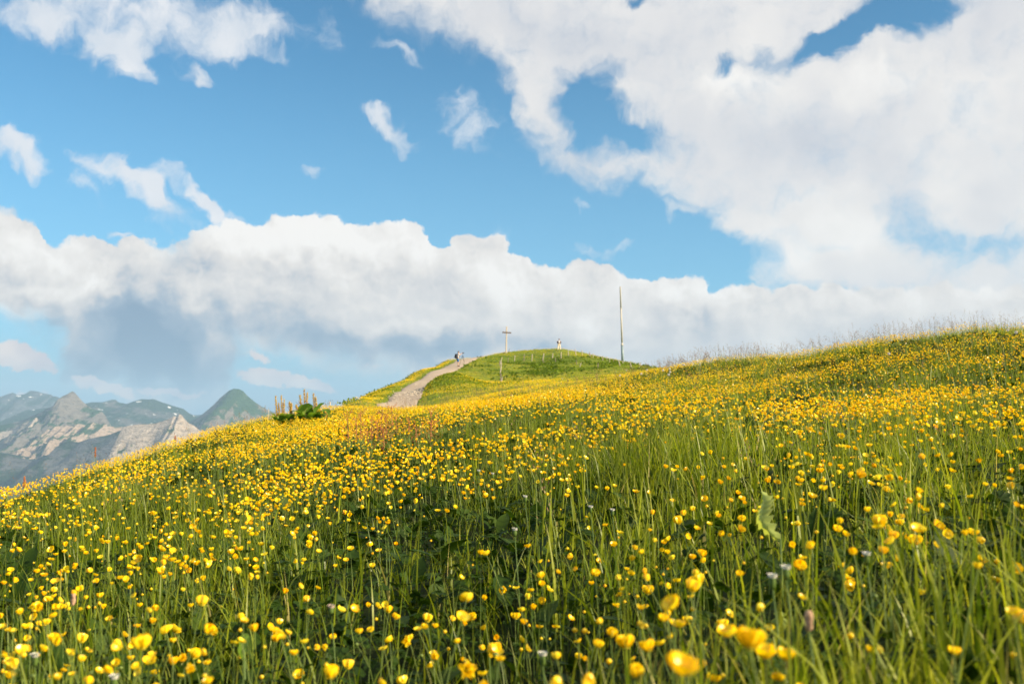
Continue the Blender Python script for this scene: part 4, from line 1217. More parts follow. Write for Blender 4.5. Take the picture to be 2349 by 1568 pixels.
# ------------------------------------------------------------------ seeding grass along the crest at the right
def make_panicles():
    B = Bulk(); r_ = np.random.default_rng(55)
    def dp(x, y):
        u = x / y
        rim = np.exp(-((y - np.interp(u, [0.1, 0.2, 0.36, 0.52], [38, 25, 20, 17])) / 4.0) ** 2) * sstep(u, 0.10, 0.2)
        near = 0.16 * (y < 14) * sstep(u, -0.1, 0.15)
        return 40 * (0.62 * rim * sstep(clumpy(x, y, 0.7, 66), 0.36, 0.62) + near * 0.3 + 0.03)
    x, y = scatter((dp, 34), 2.2, 42, seed=14)
    ok = visible(x, y, .6) & (path_dist(x, y) > .3); x, y = x[ok], y[ok]; n = len(x); z = ground(x, y)
    h = 0.34 + 0.34 * r_.random(n) ** 1.3; lean = 0.05 + 0.7 * r_.random(n) ** 2; az = r_.normal(2.6, 1.0, n)
    wk = np.maximum(1.0, y / 13)
    blades(B, x, y, z, h, np.full(n, .0022) * wk, lean, az, r_.random(n), seg=4, mi=1)
    # the loose head: little bracts on short branches
    K = 18
    for k_ in range(K):
        t = 0.66 + 0.34 * k_ / K
        hx = lean * h * t * t; hz_ = h * (t - 0.32 * lean * t ** 2.6)
        a = r_.uniform(0, 6.28, n); rr = (1.15 - t) * 0.13 * r_.random(n) + .002
        cx = x + hx * np.cos(az) + rr * np.cos(a); cy = y + hx * np.sin(az) + rr * np.sin(a); cz = z + hz_ - .01 * r_.random(n)
        s_ = (0.0035 + .003 * r_.random(n)) * np.maximum(.8, y / 17)
        blades(B, cx, cy, cz - s_, s_ * 2.6, s_ * .9, .3 + .5 * r_.random(n), a, r_.random(n), seg=2, mi=0)
    me = B.mesh('seeding_grass')
    for m_ in (m_seed, m_stem): me.materials.append(m_)
    tag(link('seeding_grass', me), 'brown and purple seed heads of tall grass along the crest at the right', 'grass', kind='stuff')


make_grass(); make_leaves(); make_carpet(); make_buttercups(); settle_labels(); make_hill_cover(); make_panicles()

# ------------------------------------------------------------------ things on the hill
def flat(name, color, rough=0.7, spec=0.3, bump=0.0, scale=8.0, vary=0.25, stretch=None):
    mt, b, o = material(name)
    g = b.n('ShaderNodeTexCoord').outputs['Object']
    if stretch: g = b.vm('MULTIPLY', g, stretch)
    n_ = b.noise(g, scale, 5, 0.6)
    c0 = tuple(c_ * (1 - vary) for c_ in color); c1 = tuple(min(1, c_ * (1 + vary)) for c_ in color)
    kw = {}
    if bump:
        bp = b.n('ShaderNodeBump'); bp.inputs['Strength'].default_value = bump; bp.inputs['Distance'].default_value = .01
        b.put(bp.inputs['Height'], n_); kw['Normal'] = bp.outputs[0]
    principled(b, o, b.ramp(n_, [(0.3, c0), (0.7, c1)]), rough, spec, **kw)
    return mt
wood_pale = flat("bleached wood", (0.46, 0.40, 0.33), 0.85, 0.1, 0.4, 6, 0.25, (8, 8, 1))
wood_brown = flat("brown grass spike", (0.42, 0.27, 0.18), 0.9, 0.1, 0.6, 90, 0.4)
wood_dark = flat("dark weathered wood", (0.11, 0.085, 0.07), 0.85, 0.1, 0.4, 6, 0.35, (1, 8, 8))
wood_grey = flat("grey weathered wood", (0.26, 0.21, 0.17), 0.85, 0.1, 0.4, 6, 0.3, (8, 8, 1))
paint_cream = flat("cream mast paint", (0.46, 0.43, 0.37), 0.5, 0.4, 0, 3, 0.08)
paint_blue = flat("galvanised sleeve", (0.20, 0.27, 0.30), 0.45, 0.5, 0, 3, 0.15)
skin = flat("skin", (0.55, 0.34, 0.25), 0.6, 0.3, 0, 5, 0.08)
cloth_white = flat("white shirt cloth", (0.78, 0.74, 0.72), 0.9, 0.1, 0, 8, 0.06)
cloth_blue = flat("blue shorts cloth", (0.035, 0.14, 0.38), 0.9, 0.1, 0, 8, 0.15)
cloth_black = flat("black cloth", (0.022, 0.022, 0.028), 0.85, 0.2, 0, 8, 0.2)
cloth_jacket = flat("dark jacket cloth", (0.045, 0.03, 0.05), 0.85, 0.2, 0, 8, 0.2)
cloth_cream = flat("cream trouser cloth", (0.80, 0.68, 0.48), 0.9, 0.1, 0, 8, 0.08)
hair_dark = flat("dark hair", (0.03, 0.02, 0.015), 0.6, 0.3, 0, 20, 0.3)
plastic_black = flat("black camera body", (0.015, 0.015, 0.017), 0.4, 0.5, 0, 8, 0.1)
stone = flat("pale stone", (0.50, 0.44, 0.36), 0.9, 0.1, 0.5, 6, 0.3)
seed_white = flat("dandelion fluff", (0.80, 0.78, 0.74), 0.95, 0.05, 0, 30, 0.05)
pink_head = flat("spent flower head", (0.72, 0.55, 0.50), 0.9, 0.1, 0, 60, 0.3)

def bm_obj(name, bm, mat, parent=None, smooth=False, bevel=0.0):
    if bevel: bmesh.ops.bevel(bm, geom=list(bm.edges), offset=bevel, segments=2, affect='EDGES', profile=0.6)
    me = bpy.data.meshes.new(name); bm.to_mesh(me); bm.free()
    if smooth:
        for p in me.polygons: p.use_smooth = True
    return link(name, me, parent, mat)

def box_bm(sx, sy, z0, z1, taper=1.0, off=(0, 0)):
    bm = bmesh.new()
    v = []
    for z, k_ in ((z0, 1.0), (z1, taper)):
        for a, b_ in ((-1, -1), (1, -1), (1, 1), (-1, 1)):
            v.append(bm.verts.new((off[0] + a * sx / 2 * k_, off[1] + b_ * sy / 2 * k_, z)))
    for f in ((3, 2, 1, 0), (4, 5, 6, 7), (0, 1, 5, 4), (1, 2, 6, 5), (2, 3, 7, 6), (3, 0, 4, 7)):
        bm.faces.new([v[i] for i in f])
    return bm

def empty(name, loc, rz=0.0):
    o = bpy.data.objects.new(name, None); COL.objects.link(o)
    o.location = loc; o.rotation_euler = (0, 0, rz); o.empty_display_size = 0.1
    return o

def tube_obj(name, pts, rad, n, mat, parent=None, capped=True):
    V, Q = tube(pts, rad, n)
    P = np.array(pts, float)
    Vc = np.concatenate([V, P[:1], P[-1:]])
    m_ = len(P); k_ = len(V)
    T = np.array([(k_, (i + 1) % n, i) for i in range(n)] + [(k_ + 1, (m_ - 1) * n + i, (m_ - 1) * n + (i + 1) % n) for i in range(n)])
    return link(name, np_mesh(name, Vc, [Q, T], smooth=True), parent, mat)

# --- the summit cross
cx_, cy_, _z = hit(1161, 808, 0.0, 60)
c_top = pos(1163.5, 748.5, cy_)
cross = empty('summit_cross', (cx_, cy_, ground1(cx_, cy_) - 0.15), R(24))
hC = c_top.z - cross.location.z
bm = box_bm(0.165, 0.165, 0, hC, 0.92)
post = bm_obj('post', bm, wood_pale, cross, bevel=0.012)
bm = box_bm(1.42, 0.15, hC - 1.02, hC - 0.83)
beam = bm_obj('crossbeam', bm, wood_dark, cross, bevel=0.01)
beam.location = (0, -0.07, 0); 
cross.rotation_euler = (0, R(1.2), R(24))
tag(cross, 'tall pale wooden cross with a dark crossbeam on the summit of the knoll', 'cross')
for k_ in range(4):
    bm = bmesh.new(); bmesh.ops.create_cone(bm, cap_ends=True, segments=8, radius1=.018, radius2=.018, depth=.03)
    bmesh.ops.rotate(bm, matrix=Matrix.Rotation(R(90), 3, 'X'), verts=bm.verts)
    bmesh.ops.translate(bm, vec=((-.05 if k_ % 2 else .05), -.156, hC - .96 + .09 * (k_ // 2)), verts=bm.verts)
    bm_obj('bolt', bm, plastic_black, cross)
# the small things at its foot
g0 = ground1(cx_ + .45, cy_)
pl = tube_obj('leaning_stake', [(cx_ + .34, cy_, g0 - .1), (cx_ + .42, cy_, g0 + .32), (cx_ + .50, cy_, g0 + .72)], [.035, .04, .025], 6, wood_dark)
tag(pl, 'short dark stake leaning right beside the foot of the cross', 'stake')
rk = bmesh.new(); bmesh.ops.create_icosphere(rk, subdivisions=3, radius=0.17)
for v in rk.verts:
    q = v.co.normalized(); v.co *= 0.85 + 0.35 * float(fbm(np.array([q.x * 2 + 5]), np.array([q.y * 2 + q.z * 3]), 3)[0]); v.co.z *= .8
bmesh.ops.translate(rk, vec=(cx_ - .34, cy_, ground1(cx_ - .34, cy_) + .10), verts=rk.verts)
tag(bm_obj('boulder', rk, wood_dark), 'small dark stone at the left foot of the summit cross', 'stone')

# --- the mast
mx_, my_, _z = hit(1428.5, 830, 0.0, 80)
mast = empty('mast', (mx_, my_, ground1(mx_, my_) - .3))
t_ = pos(1422.8, 657, my_); hM = t_.z - mast.location.z
js = pos(1427.5, 792, my_).z - mast.location.z
tilt_ = math.atan2(t_.x - mx_, hM)
def prof(pts, seg=20):
    n_ = seg; V, Q = [], []
    for z_, r_ in pts:
        for i in range(n_): V.append((r_ * math.cos(i / n_ * 2 * math.pi), r_ * math.sin(i / n_ * 2 * math.pi), z_))
    for j in range(len(pts) - 1):
        for i in range(n_): Q.append((j * n_ + i, j * n_ + (i + 1) % n_, (j + 1) * n_ + (i + 1) % n_, (j + 1) * n_ + i))
    k_ = len(V); V += [(0, 0, pts[0][0]), (0, 0, pts[-1][0])]
    T = [(k_, (i + 1) % n_, i) for i in range(n_)] + [(k_ + 1, (len(pts) - 1) * n_ + i, (len(pts) - 1) * n_ + (i + 1) % n_) for i in range(n_)]
    return np.array(V, float), [np.array(Q), np.array(T)]
V_, F_ = prof([(0, .18), (js * .5, .178), (js, .172), (js + .004, .15)]); link('base_sleeve', np_mesh('base_sleeve', V_, F_, True), mast, paint_blue)
V_, F_ = prof([(js + .006, .195), (js + .10, .195), (js + .12, .15), (js + .35, .13)]); link('collar', np_mesh('collar', V_, F_, True), mast, paint_cream)
z2 = js + (hM - js) * .62
V_, F_ = prof([(js + .352, .12), (z2, .108), (z2 + .01, .09)]); link('lower_pole', np_mesh('lower_pole', V_, F_, True), mast, paint_cream)
V_, F_ = prof([(z2 + .012, .135), (z2 + .12, .135), (z2 + .13, .10)]); link('joint', np_mesh('joint', V_, F_, True), mast, paint_cream)
V_, F_ = prof([(z2 + .132, .105), (hM - .1, .085), (hM - .03, .09), (hM, .04)]); link('upper_pole', np_mesh('upper_pole', V_, F_, True), mast, paint_cream)
mast.rotation_euler = (0, tilt_, 0)
tag(mast, 'tall cream mast with a blue grey sleeve at its foot, right of the knoll', 'mast')

# --- fence posts, each measured: top and foot in two enlarged crops
def zc(x, y): return ((1540 + x / 6.525) * .734, (1050 + y / 6.525) * .734)
def z7(x, y): return ((1850 + x / 5.8725) * .734, (1050 + y / 5.8725) * .734)
POSTS = [  # top, foot, radius, wood, label
 (zc(190,432), zc(148,560), .055, 0, 'strongly leaning pale fence post, topmost of the row running down the slope'),
 (zc(141,495), zc(137,605), .045, 1, 'thin grey fence post behind the leaning one at the head of the downhill row'),
 (zc(176,528), zc(166,645), .055, 0, 'pale fence post just below the leaning one in the downhill row'),
 (zc(169,625), zc(150,772), .060, 0, 'brightest fence post halfway down the downhill row'),
 (zc(168,765), zc(152,915), .055, 1, 'grey brown fence post low in the downhill row'),
 (zc(198,832), zc(166,950), .050, 0, 'leaning pale stake at the lower end of the downhill fence row'),
 (zc(318,432), zc(306,542), .045, 1, 'thin greyish fence post next right of the downhill row, below the cross'),
 (zc(452,388), zc(441,515), .055, 0, 'bright fence post on the slope to the right below the cross'),
 (zc(645,368), zc(634,500), .055, 1, 'brownish fence post between the cross and the standing person'),
 (zc(804,363), zc(796,500), .055, 0, 'bright straight fence post midway between the cross and the standing person'),
 (zc(1043,352), zc(1020,488), .062, 0, 'thick fence post leaning right above the fallen stake'),
 (zc(1003,462), zc(1068,578), .035, 1, 'thin stake fallen askew at the foot of a leaning fence post'),
 (zc(1226,350), zc(1212,482), .062, 0, 'pale fence post on the slope left below the standing person'),
 (zc(1393,322), zc(1393,450), .065, 0, 'upright fence post right below the feet of the standing person'),
 (zc(1276,438), zc(1284,548), .040, 1, 'dim brown stake among the weeds below the standing person'),
 (zc(1539,295), zc(1545,402), .055, 0, 'pale fence post first to the right of the standing person'),
 (zc(1678,260), zc(1697,385), .070, 0, 'tallest fence post on the skyline right of the standing person'),
 (zc(1818,275), zc(1823,388), .055, 0, 'straight fence post against the sky, second right of the tallest bend'),
 (zc(1972,325), zc(2003,437), .055, 1, 'dark fence post leaning left across a pale one near the skyline'),
 (zc(1968,350), zc(1970,402), .045, 0, 'short pale fence post touched by the dark leaning one'),
 (zc(2043,358), zc(2047,437), .050, 0, 'pale fence post just right of the dark leaning one'),
 (zc(2138,402), zc(2138,448), .035, 1, 'small grey post in the gap between two pale ones toward the mast'),
 (zc(1706,478), zc(1713,572), .040, 1, 'dim stake standing among weeds under the skyline fence'),
 (zc(1802,543), zc(1772,627), .040, 0, 'short stake leaning right in the weeds below the fence'),
 (zc(2150,545), zc(2140,662), .045, 1, 'brown stake alone in the hollow left below the mast'),
 (z7(200,373), z7(197,437), .05, 0, 'fence post third from the mast on its left side'),
 (z7(272,370), z7(272,452), .055, 0, 'bright tall fence post second from the mast on its left'),
 (z7(322,403), z7(323,477), .045, 0, 'short bright fence post left of the mast foot'),
 (z7(394,425), z7(398,492), .045, 1, 'greyish fence post close by the left of the mast foot'),
 (z7(485,428), z7(516,542), .055, 0, 'fence post leaning left immediately before the mast foot'),
 (z7(563,448), z7(572,527), .050, 0, 'fence post right in front of the mast foot'),
 (z7(704,468), z7(724,582), .055, 0, 'crooked pale fence post first to the right of the mast'),
 (z7(890,478), z7(892,552), .040, 0, 'thin fence post second to the right of the mast'),
 (z7(1120,530), z7(1119,592), .035, 0, 'last fence post seen right of the mast, among pale seed heads'),
]
for k_, (tp, ft, r_, wd_, lab) in enumerate(POSTS):
    x0, y0, z0 = hit(ft[0], ft[1] - 1.0, 0.12, 62)
    T_ = pos(tp[0], tp[1], y0)
    p0 = Vector((x0, y0, z0 - .25))
    ax = (T_ - Vector((x0, y0, z0 + 0.0))).normalized()
    p0 = Vector((x0, y0, z0)) - ax * .25
    L_ = (T_ - p0).length
    V_, F_ = prof([(0, r_ * 1.05), (L_ * .5, r_), (L_ * .93, r_ * .95), (L_ * .985, r_ * .8), (L_, r_ * .45)], 7)
    V_[:, :2] *= 1 + 0.12 * (np.random.default_rng(k_).random((len(V_), 1)) - .5)
    o = link('fence_post', np_mesh('fence_post', V_, F_, False), None, wood_pale if wd_ == 0 else wood_grey)
    o.location = p0; o.rotation_euler = ax.to_track_quat('Z', 'Y').to_euler()
    tag(o, lab, 'fence post', 'old fence posts round the knoll')

# --- two thin markers on the left crest
for (tp, ft, d, r_, mt_, lab) in (((616,938), (617,962), 55, .018, paint_cream, 'thin pale pole sticking up behind the left crest beside the pyramid mountain'),
                                  ((757,921), (758,936), 48, .03, wood_pale, 'short pale peg on the crest between the dock plants and the gravel path')):
    a_, b_ = pos(*tp, d), pos(*ft, d)
    gz_ = min(b_.z, ground1(b_.x, d) - .1)
    o = tube_obj('marker_pole', [(b_.x, d, gz_), ((a_.x + b_.x) / 2, d, (a_.z + gz_) / 2), (a_.x, d, a_.z)], [r_, r_, r_ * .9], 8, mt_)
    tag(o, lab, 'pole')

# ------------------------------------------------------------------ people
def skin_body(name, joints, edges, mat, parent=None, sub=2):
    """one continuous surface grown over connected joints; joints = name: (x, y, z, radius)"""
    names = list(joints)
    me = bpy.data.meshes.new(name)
    me.from_pydata([joints[n_][:3] for n_ in names], [(names.index(a), names.index(b_)) for a, b_ in edges], [])
    o = link(name, me, parent)
    sk = o.modifiers.new('skin', 'SKIN'); sk.use_smooth_shade = True; sk.branch_smoothing = 0.6
    for i, n_ in enumerate(names):
        sv = me.skin_vertices[0].data[i]
        r_ = joints[n_][3]
        sv.radius = r_ if isinstance(r_, tuple) else (r_, r_)
        sv.use_root = (i == 0)
    ss = o.modifiers.new('subd', 'SUBSURF'); ss.levels = sub; ss.render_levels = sub
    dg = bpy.context.evaluated_depsgraph_get()
    me2 = bpy.data.meshes.new_from_object(o.evaluated_get(dg))
    o.modifiers.clear(); o.data = me2; me2.name = name
    me2.materials.clear(); me2.materials.append(mat)
    for p in me2.polygons: p.use_smooth = True
    return o

def blob_mesh(name, fn, mat, parent, sub=3):
    bm = bmesh.new(); bmesh.ops.create_icosphere(bm, subdivisions=sub, radius=1.0)
    for v in bm.verts: v.co = Vector(fn(v.co.copy()))
    return bm_obj(name, bm, mat, parent, smooth=True)

def head_parts(parent, hx, hy, hz_, face, down, mat_skin, hair_mat):
    """a face on the body's head: brow, nose, ears, and a cap of hair; face = azimuth it looks to"""
    rot = Matrix.Rotation(face, 3, 'Z') @ Matrix.Rotation(down, 3, 'Y')
    def P_(v): return tuple(Vector((hx, hy, hz_)) + rot @ Vector(v))
    def headfn(c_):
        x, y, z = c_
        return P_((x * .092 + (.012 if x > 0 and z < .2 else 0) - .004 * abs(z) , y * .074 * (1 - .18 * max(0, -z)), z * .118 - .004))
    return rot, P_, headfn

def hand_pts(J, E, wrist, wname, fwd, side, up, grip=0.8):
    """palm, thumb and four bent fingers as chains grown from the wrist"""
    w_ = Vector(wrist); f = Vector(fwd).normalized(); s_ = Vector(side).normalized(); u_ = Vector(up).normalized()
    palm = w_ + f * .055
    J[wname + 'palm'] = (*palm, (.034, .018)); E.append((wname, wname + 'palm'))
    for i, (o_, ln) in enumerate(((-.028, .062), (-.010, .072), (.010, .068), (.028, .054))):
        b_ = palm + f * .035 + s_ * o_
        m_ = b_ + f * ln * .55 - u_ * ln * .25 * grip
        t_ = m_ + f * ln * .25 * (1 - grip) - u_ * ln * .45 * grip
        for nme, pt, r_ in (('a', b_, .010), ('b', m_, .0085), ('c', t_, .007)): J[f'{wname}f{i}{nme}'] = (*pt, r_)
        E += [(wname + 'palm', f'{wname}f{i}a'), (f'{wname}f{i}a', f'{wname}f{i}b'), (f'{wname}f{i}b', f'{wname}f{i}c')]
    t0 = w_ + f * .03 - s_ * .036 - u_ * .01; t1 = t0 + f * .035 - s_ * .018 - u_ * .02
    J[wname + 't0'] = (*t0, .011); J[wname + 't1'] = (*t1, .009)
    E += [(wname + 'palm', wname + 't0'), (wname + 't0', wname + 't1')]

def make_face(root, P_, mats, beard=False):
    """nose, eyes, ears and mouth, all on the one head"""
    pass

def build_person(root, J, E, shirt_J, shirt_E, shirt_mat, leg_J, leg_E, leg_mat, leg_name, shoe_mat, head, face, down, hair_long=False, extra=None):
    body = skin_body('body', J, E, skin, root)
    rot = Matrix.Rotation(face, 3, 'Z') @ Matrix.Rotation(down, 3, 'Y')
    hc = Vector(head)
    # shape the head: find body verts near the head and squeeze them to a skull with a nose and chin
    for v in body.data.vertices:
        d = v.co - hc
        if d.length < .15 and d.z > -.12:
            l = rot.inverted() @ d
            y_ = l.y; z_ = l.z
            if l.x > 0:
                nose = .022 * math.exp(-(y_ / .016) ** 2 - ((z_ + .012) / .022) ** 2)
                brow = .006 * math.exp(-((z_ - .03) / .015) ** 2)
                eye = -.008 * (math.exp(-((abs(y_) - .03) / .014) ** 2 - ((z_ - .012) / .012) ** 2))
                lips = .004 * math.exp(-(y_ / .022) ** 2 - ((z_ + .05) / .008) ** 2)
                chin = .010 * math.exp(-(y_ / .025) ** 2 - ((z_ + .085) / .02) ** 2)
                l.x += nose + brow + eye + lips + chin
            v.co = hc + rot @ l
    def hairfn(c_):
        x, y, z = c_
        k_ = 1.0
        v = Vector((x * .104 - .012, y * .088, z * .122 + .012))
        if x > 0.1 and z < 0.35: v = Vector((min(v.x, .02), v.y * .92, max(v.z, .035)))
        if z < -.35 and not hair_long: v.z = max(v.z, -.045)
        return tuple(hc + rot @ v)
    blob_mesh('hair', hairfn, hair_dark, root, 3)
    for s_ in (-1, 1):
        ec = hc + rot @ Vector((.0, s_ * .083, -.005))
        blob_mesh('ear', lambda c_: tuple(ec + rot @ Vector((c_.x * .018, c_.y * .008, c_.z * .03))), skin, root, 2)
        ey = hc + rot @ Vector((.082, s_ * .03, .012))
        blob_mesh('eye', lambda c_: tuple(ey + c_ * .010), plastic_black, root, 1)
    skin_body('shirt', shirt_J, shirt_E, shirt_mat, root)
    skin_body(leg_name, leg_J, leg_E, leg_mat, root)
    return body

# photographer on the path: seen from the right rear quarter, arms raised to the camera on its tripod
px0, py0, pz0 = hit(1050.5, 840.5, 0.11, 80)

man = empty('person', (px0, py0, ground1(px0, py0) + .115))
FW = R(20)       # he faces right and a little away (+x is 0)
def LP(f, s, z): return (f * math.cos(FW) - s * math.sin(FW), f * math.sin(FW) + s * math.cos(FW), z)
J, E = {}, []
def add(J_, E_, n_, p, r_, to=None):
    J_[n_] = (*p, r_)
    if to: E_.append((to, n_))
add(J, E, 'pelvis', LP(-.02, 0, .95), (.13, .10)); add(J, E, 'waist', LP(0, 0, 1.10), (.125, .095), 'pelvis'); add(J, E, 'chest', LP(.01, 0, 1.32), (.15, .105), 'waist')
add(J, E, 'neckb', LP(.03, 0, 1.47), .06, 'chest'); add(J, E, 'neck', LP(.05, 0, 1.53), .052, 'neckb'); add(J, E, 'skullb', LP(.065, 0, 1.60), (.072, .080), 'neck'); add(J, E, 'skull', LP(.07, 0, 1.68), (.080, .088), 'skullb'); add(J, E, 'crown', LP(.065, 0, 1.74), (.05, .055), 'skull')
for s_, n_ in ((.19, 'l'), (-.19, 'r')):
    add(J, E, 'sh' + n_, LP(.01, s_, 1.43), .058, 'chest'); 
    add(J, E, 'el' + n_, LP(.22, s_ * 1.15, 1.36 if s_ < 0 else 1.22), .042, 'sh' + n_)
    add(J, E, 'wr' + n_, LP(.42, s_ * .45, 1.56), .030, 'el' + n_)
    hand_pts(J, E, J['wr' + n_][:3], 'wr' + n_, LP(.9, -s_ * .6, .25), LP(0, 1, 0), (0, 0, 1), .8)
    add(J, E, 'hip' + n_, LP(-.02, s_ * .55, .88), .085, 'pelvis'); add(J, E, 'kn' + n_, LP(.03 + .05 * (s_ > 0), s_ * .62, .48), .058, 'hip' + n_)
    add(J, E, 'cf' + n_, LP(-.0 + .05 * (s_ > 0), s_ * .64, .33), .052, 'kn' + n_); add(J, E, 'an' + n_, LP(-.02 + .06 * (s_ > 0), s_ * .66, .09), .036, 'cf' + n_); add(J, E, 'to' + n_, LP(.10 + .06 * (s_ > 0), s_ * .7, .04), .034, 'an' + n_)
SJ, SE = {}, []
add(SJ, SE, 'b', LP(-.01, 0, .98), (.17, .125)); add(SJ, SE, 'w', LP(0, 0, 1.12), (.162, .122), 'b'); add(SJ, SE, 'c', LP(.01, 0, 1.34), (.178, .13), 'w'); add(SJ, SE, 'n', LP(.03, 0, 1.475), (.085, .075), 'c')
for s_, n_ in ((.19, 'l'), (-.19, 'r')):
    add(SJ, SE, 's' + n_, LP(.01, s_, 1.43), .078, 'c'); e_ = J['el' + n_]; a_ = SJ['s' + n_]
    add(SJ, SE, 'e' + n_, tuple(a_[i] + (e_[i] - a_[i]) * .8 for i in range(3)), .068, 's' + n_)
LJ, LE = {}, []
add(LJ, LE, 'p', LP(-.02, 0, .96), (.158, .118))
for s_, n_ in ((.10, 'l'), (-.10, 'r')):
    add(LJ, LE, 'h' + n_, LP(-.02, s_, .86), .108, 'p'); add(LJ, LE, 'k' + n_, LP(.02 + .04 * (s_ > 0), s_ * 1.15, .50), .098, 'h' + n_)
build_person(man, J, E, SJ, SE, cloth_white, LJ, LE, cloth_blue, 'shorts', cloth_black, LP(.07, 0, 1.67), FW, R(4))
for s_ in (1, -1):
    c0 = Vector(LP(.04 + .06 * (s_ > 0), s_ * .13, .05))
    rz_ = Matrix.Rotation(FW, 3, 'Z')
    blob_mesh('shoe', lambda c_: tuple(c0 + rz_ @ Vector((c_.x * .145, c_.y * .052, max(-.045, c_.z * .055)))), cloth_black, man, 3)
tag(man, 'person in white shirt and blue shorts on the gravel path, arms raised to a camera', 'person')
# his rucksack
bag = empty('backpack', tuple(man.location + Vector(LP(-.24, 0, 1.22))), FW)
bm = box_bm(.20, .32, -.26, .24, .78); bmesh.ops.subdivide_edges(bm, edges=list(bm.edges), cuts=2, use_grid_fill=True)
for v in bm.verts: v.co.x *= 1 + .25 * math.cos(v.co.y * 6) * (1 if v.co.x < 0 else .3)
bm_obj('bag_body', bm, cloth_black, bag, smooth=True, bevel=.02)
bm = box_bm(.07, .22, -.18, .02, .8, (-.155, 0)); bm_obj('front_pocket', bm, cloth_black, bag, bevel=.015)
for s_ in (-1, 1):
    tube_obj('strap', [(.09, s_ * .11, .19), (.17, s_ * .125, .25), (.30, s_ * .13, .235), (.385, s_ * .13, .12), (.37, s_ * .15, -.08), (.22, s_ * .17, -.17), (.09, s_ * .13, -.19)], .016, 6, cloth_black, bag)
tube_obj('grab_loop', [(-.02, -.04, .235), (-.02, 0, .275), (-.02, .04, .235)], .008, 6, cloth_black, bag)
tag(bag, 'black backpack worn by the person on the gravel path', 'backpack')
# tripod and camera
tb_ = man.location + Vector(LP(.56, -.06, 0))
trip = empty('tripod', (tb_.x, tb_.y, man.location.z))
tube_obj('centre_column', [(0, 0, .95), (0, 0, 1.2), (0, 0, 1.48)], .014, 8, plastic_black, trip)
for a in (R(-70), R(50), R(170)):
    gz_ = ground1(tb_.x + .48 * math.cos(a), tb_.y + .48 * math.sin(a)) + .11 - man.location.z
    lg = tube_obj('leg', [(.03 * math.cos(a), .03 * math.sin(a), 1.3), (.25 * math.cos(a), .25 * math.sin(a), .66), (.48 * math.cos(a), .48 * math.sin(a), gz_)], [.016, .012, .008], 7, plastic_black, trip)
    bm = bmesh.new(); bmesh.ops.create_cone(bm, cap_ends=True, segments=8, radius1=.022, radius2=.022, depth=.05); bmesh.ops.translate(bm, vec=(.25 * math.cos(a), .25 * math.sin(a), .66), verts=bm.verts); bm_obj('clamp', bm, plastic_black, lg)
blob_mesh('ball_head', lambda c_: tuple(Vector((0, 0, 1.50)) + c_ * .035), plastic_black, trip, 2)
tag(trip, 'thin black tripod standing on the gravel path before the person with the backpack', 'tripod')
cm = empty('camera_on_tripod', (tb_.x, tb_.y, man.location.z + 1.535), FW)
bm_obj('camera_body', box_bm(.07, .14, 0, .10), plastic_black, cm, bevel=.008)
bm_obj('viewfinder_hump', box_bm(.06, .05, .102, .135, .7), plastic_black, cm, bevel=.006)
V_, F_ = prof([(0, .034), (.05, .036), (.10, .042), (.15, .044), (.152, .036)], 16)
Vr = np.stack([V_[:, 2] + .037, V_[:, 0], V_[:, 1] + .05], -1)
link('lens', np_mesh('lens', Vr, F_, True), cm, plastic_black)
tag(cm, 'small black camera on top of the tripod on the path', 'camera')

# the person on the summit, facing us, head bowed over both hands
qx, qy, qz = hit(1282.5, 804, 0.0, 100)
w2 = empty('person', (qx, qy, ground1(qx, qy) + .03))
_dz = pos(1282.5, 780, qy).z - w2.location.z
sc_ = max(1.0, min(1.18, _dz / 1.72))
w2.scale = (sc_, sc_, sc_)
FW = R(-84)
J, E = {}, []
add(J, E, 'pelvis', LP(0, 0, .94), (.14, .10)); add(J, E, 'waist', LP(.0, 0, 1.10), (.13, .095), 'pelvis'); add(J, E, 'chest', LP(-.01, 0, 1.31), (.15, .105), 'waist')
add(J, E, 'neckb', LP(.0, 0, 1.46), .06, 'chest'); add(J, E, 'neck', LP(.04, 0, 1.52), .05, 'neckb'); add(J, E, 'skullb', LP(.075, 0, 1.57), (.072, .078), 'neck'); add(J, E, 'skull', LP(.08, 0, 1.65), (.08, .088), 'skullb'); add(J, E, 'crown', LP(.07, 0, 1.71), (.05, .05), 'skull')
for s_, n_ in ((.20, 'l'), (-.20, 'r')):
    add(J, E, 'sh' + n_, LP(-.01, s_, 1.41), .06, 'chest'); add(J, E, 'el' + n_, LP(-.03, s_ * 1.6, 1.14), .045, 'sh' + n_); add(J, E, 'wr' + n_, LP(.24, s_ * .42, 1.16), .03, 'el' + n_)
    hand_pts(J, E, J['wr' + n_][:3], 'wr' + n_, LP(.4, -s_ * 2.2, .1), LP(.9, .2, 0), (0, 0, 1), .7)
    add(J, E, 'hip' + n_, LP(0, s_ * .5, .88), .09, 'pelvis'); add(J, E, 'kn' + n_, LP(.02, s_ * .8, .48), .062, 'hip' + n_); add(J, E, 'an' + n_, LP(-.02, s_ * .95, .09), .04, 'kn' + n_); add(J, E, 'to' + n_, LP(.12, s_ * 1.05, .04), .036, 'an' + n_)
SJ, SE = {}, []
add(SJ, SE, 'b', LP(.0, 0, .93), (.165, .12)); add(SJ, SE, 'w', LP(0.01, 0, 1.12), (.155, .118), 'b'); add(SJ, SE, 'c', LP(0, 0, 1.32), (.17, .122), 'w'); add(SJ, SE, 'n', LP(.01, 0, 1.465), (.08, .07), 'c')
LJ, LE = {}, []
add(LJ, LE, 'p', LP(0, 0, .93), (.16, .115))
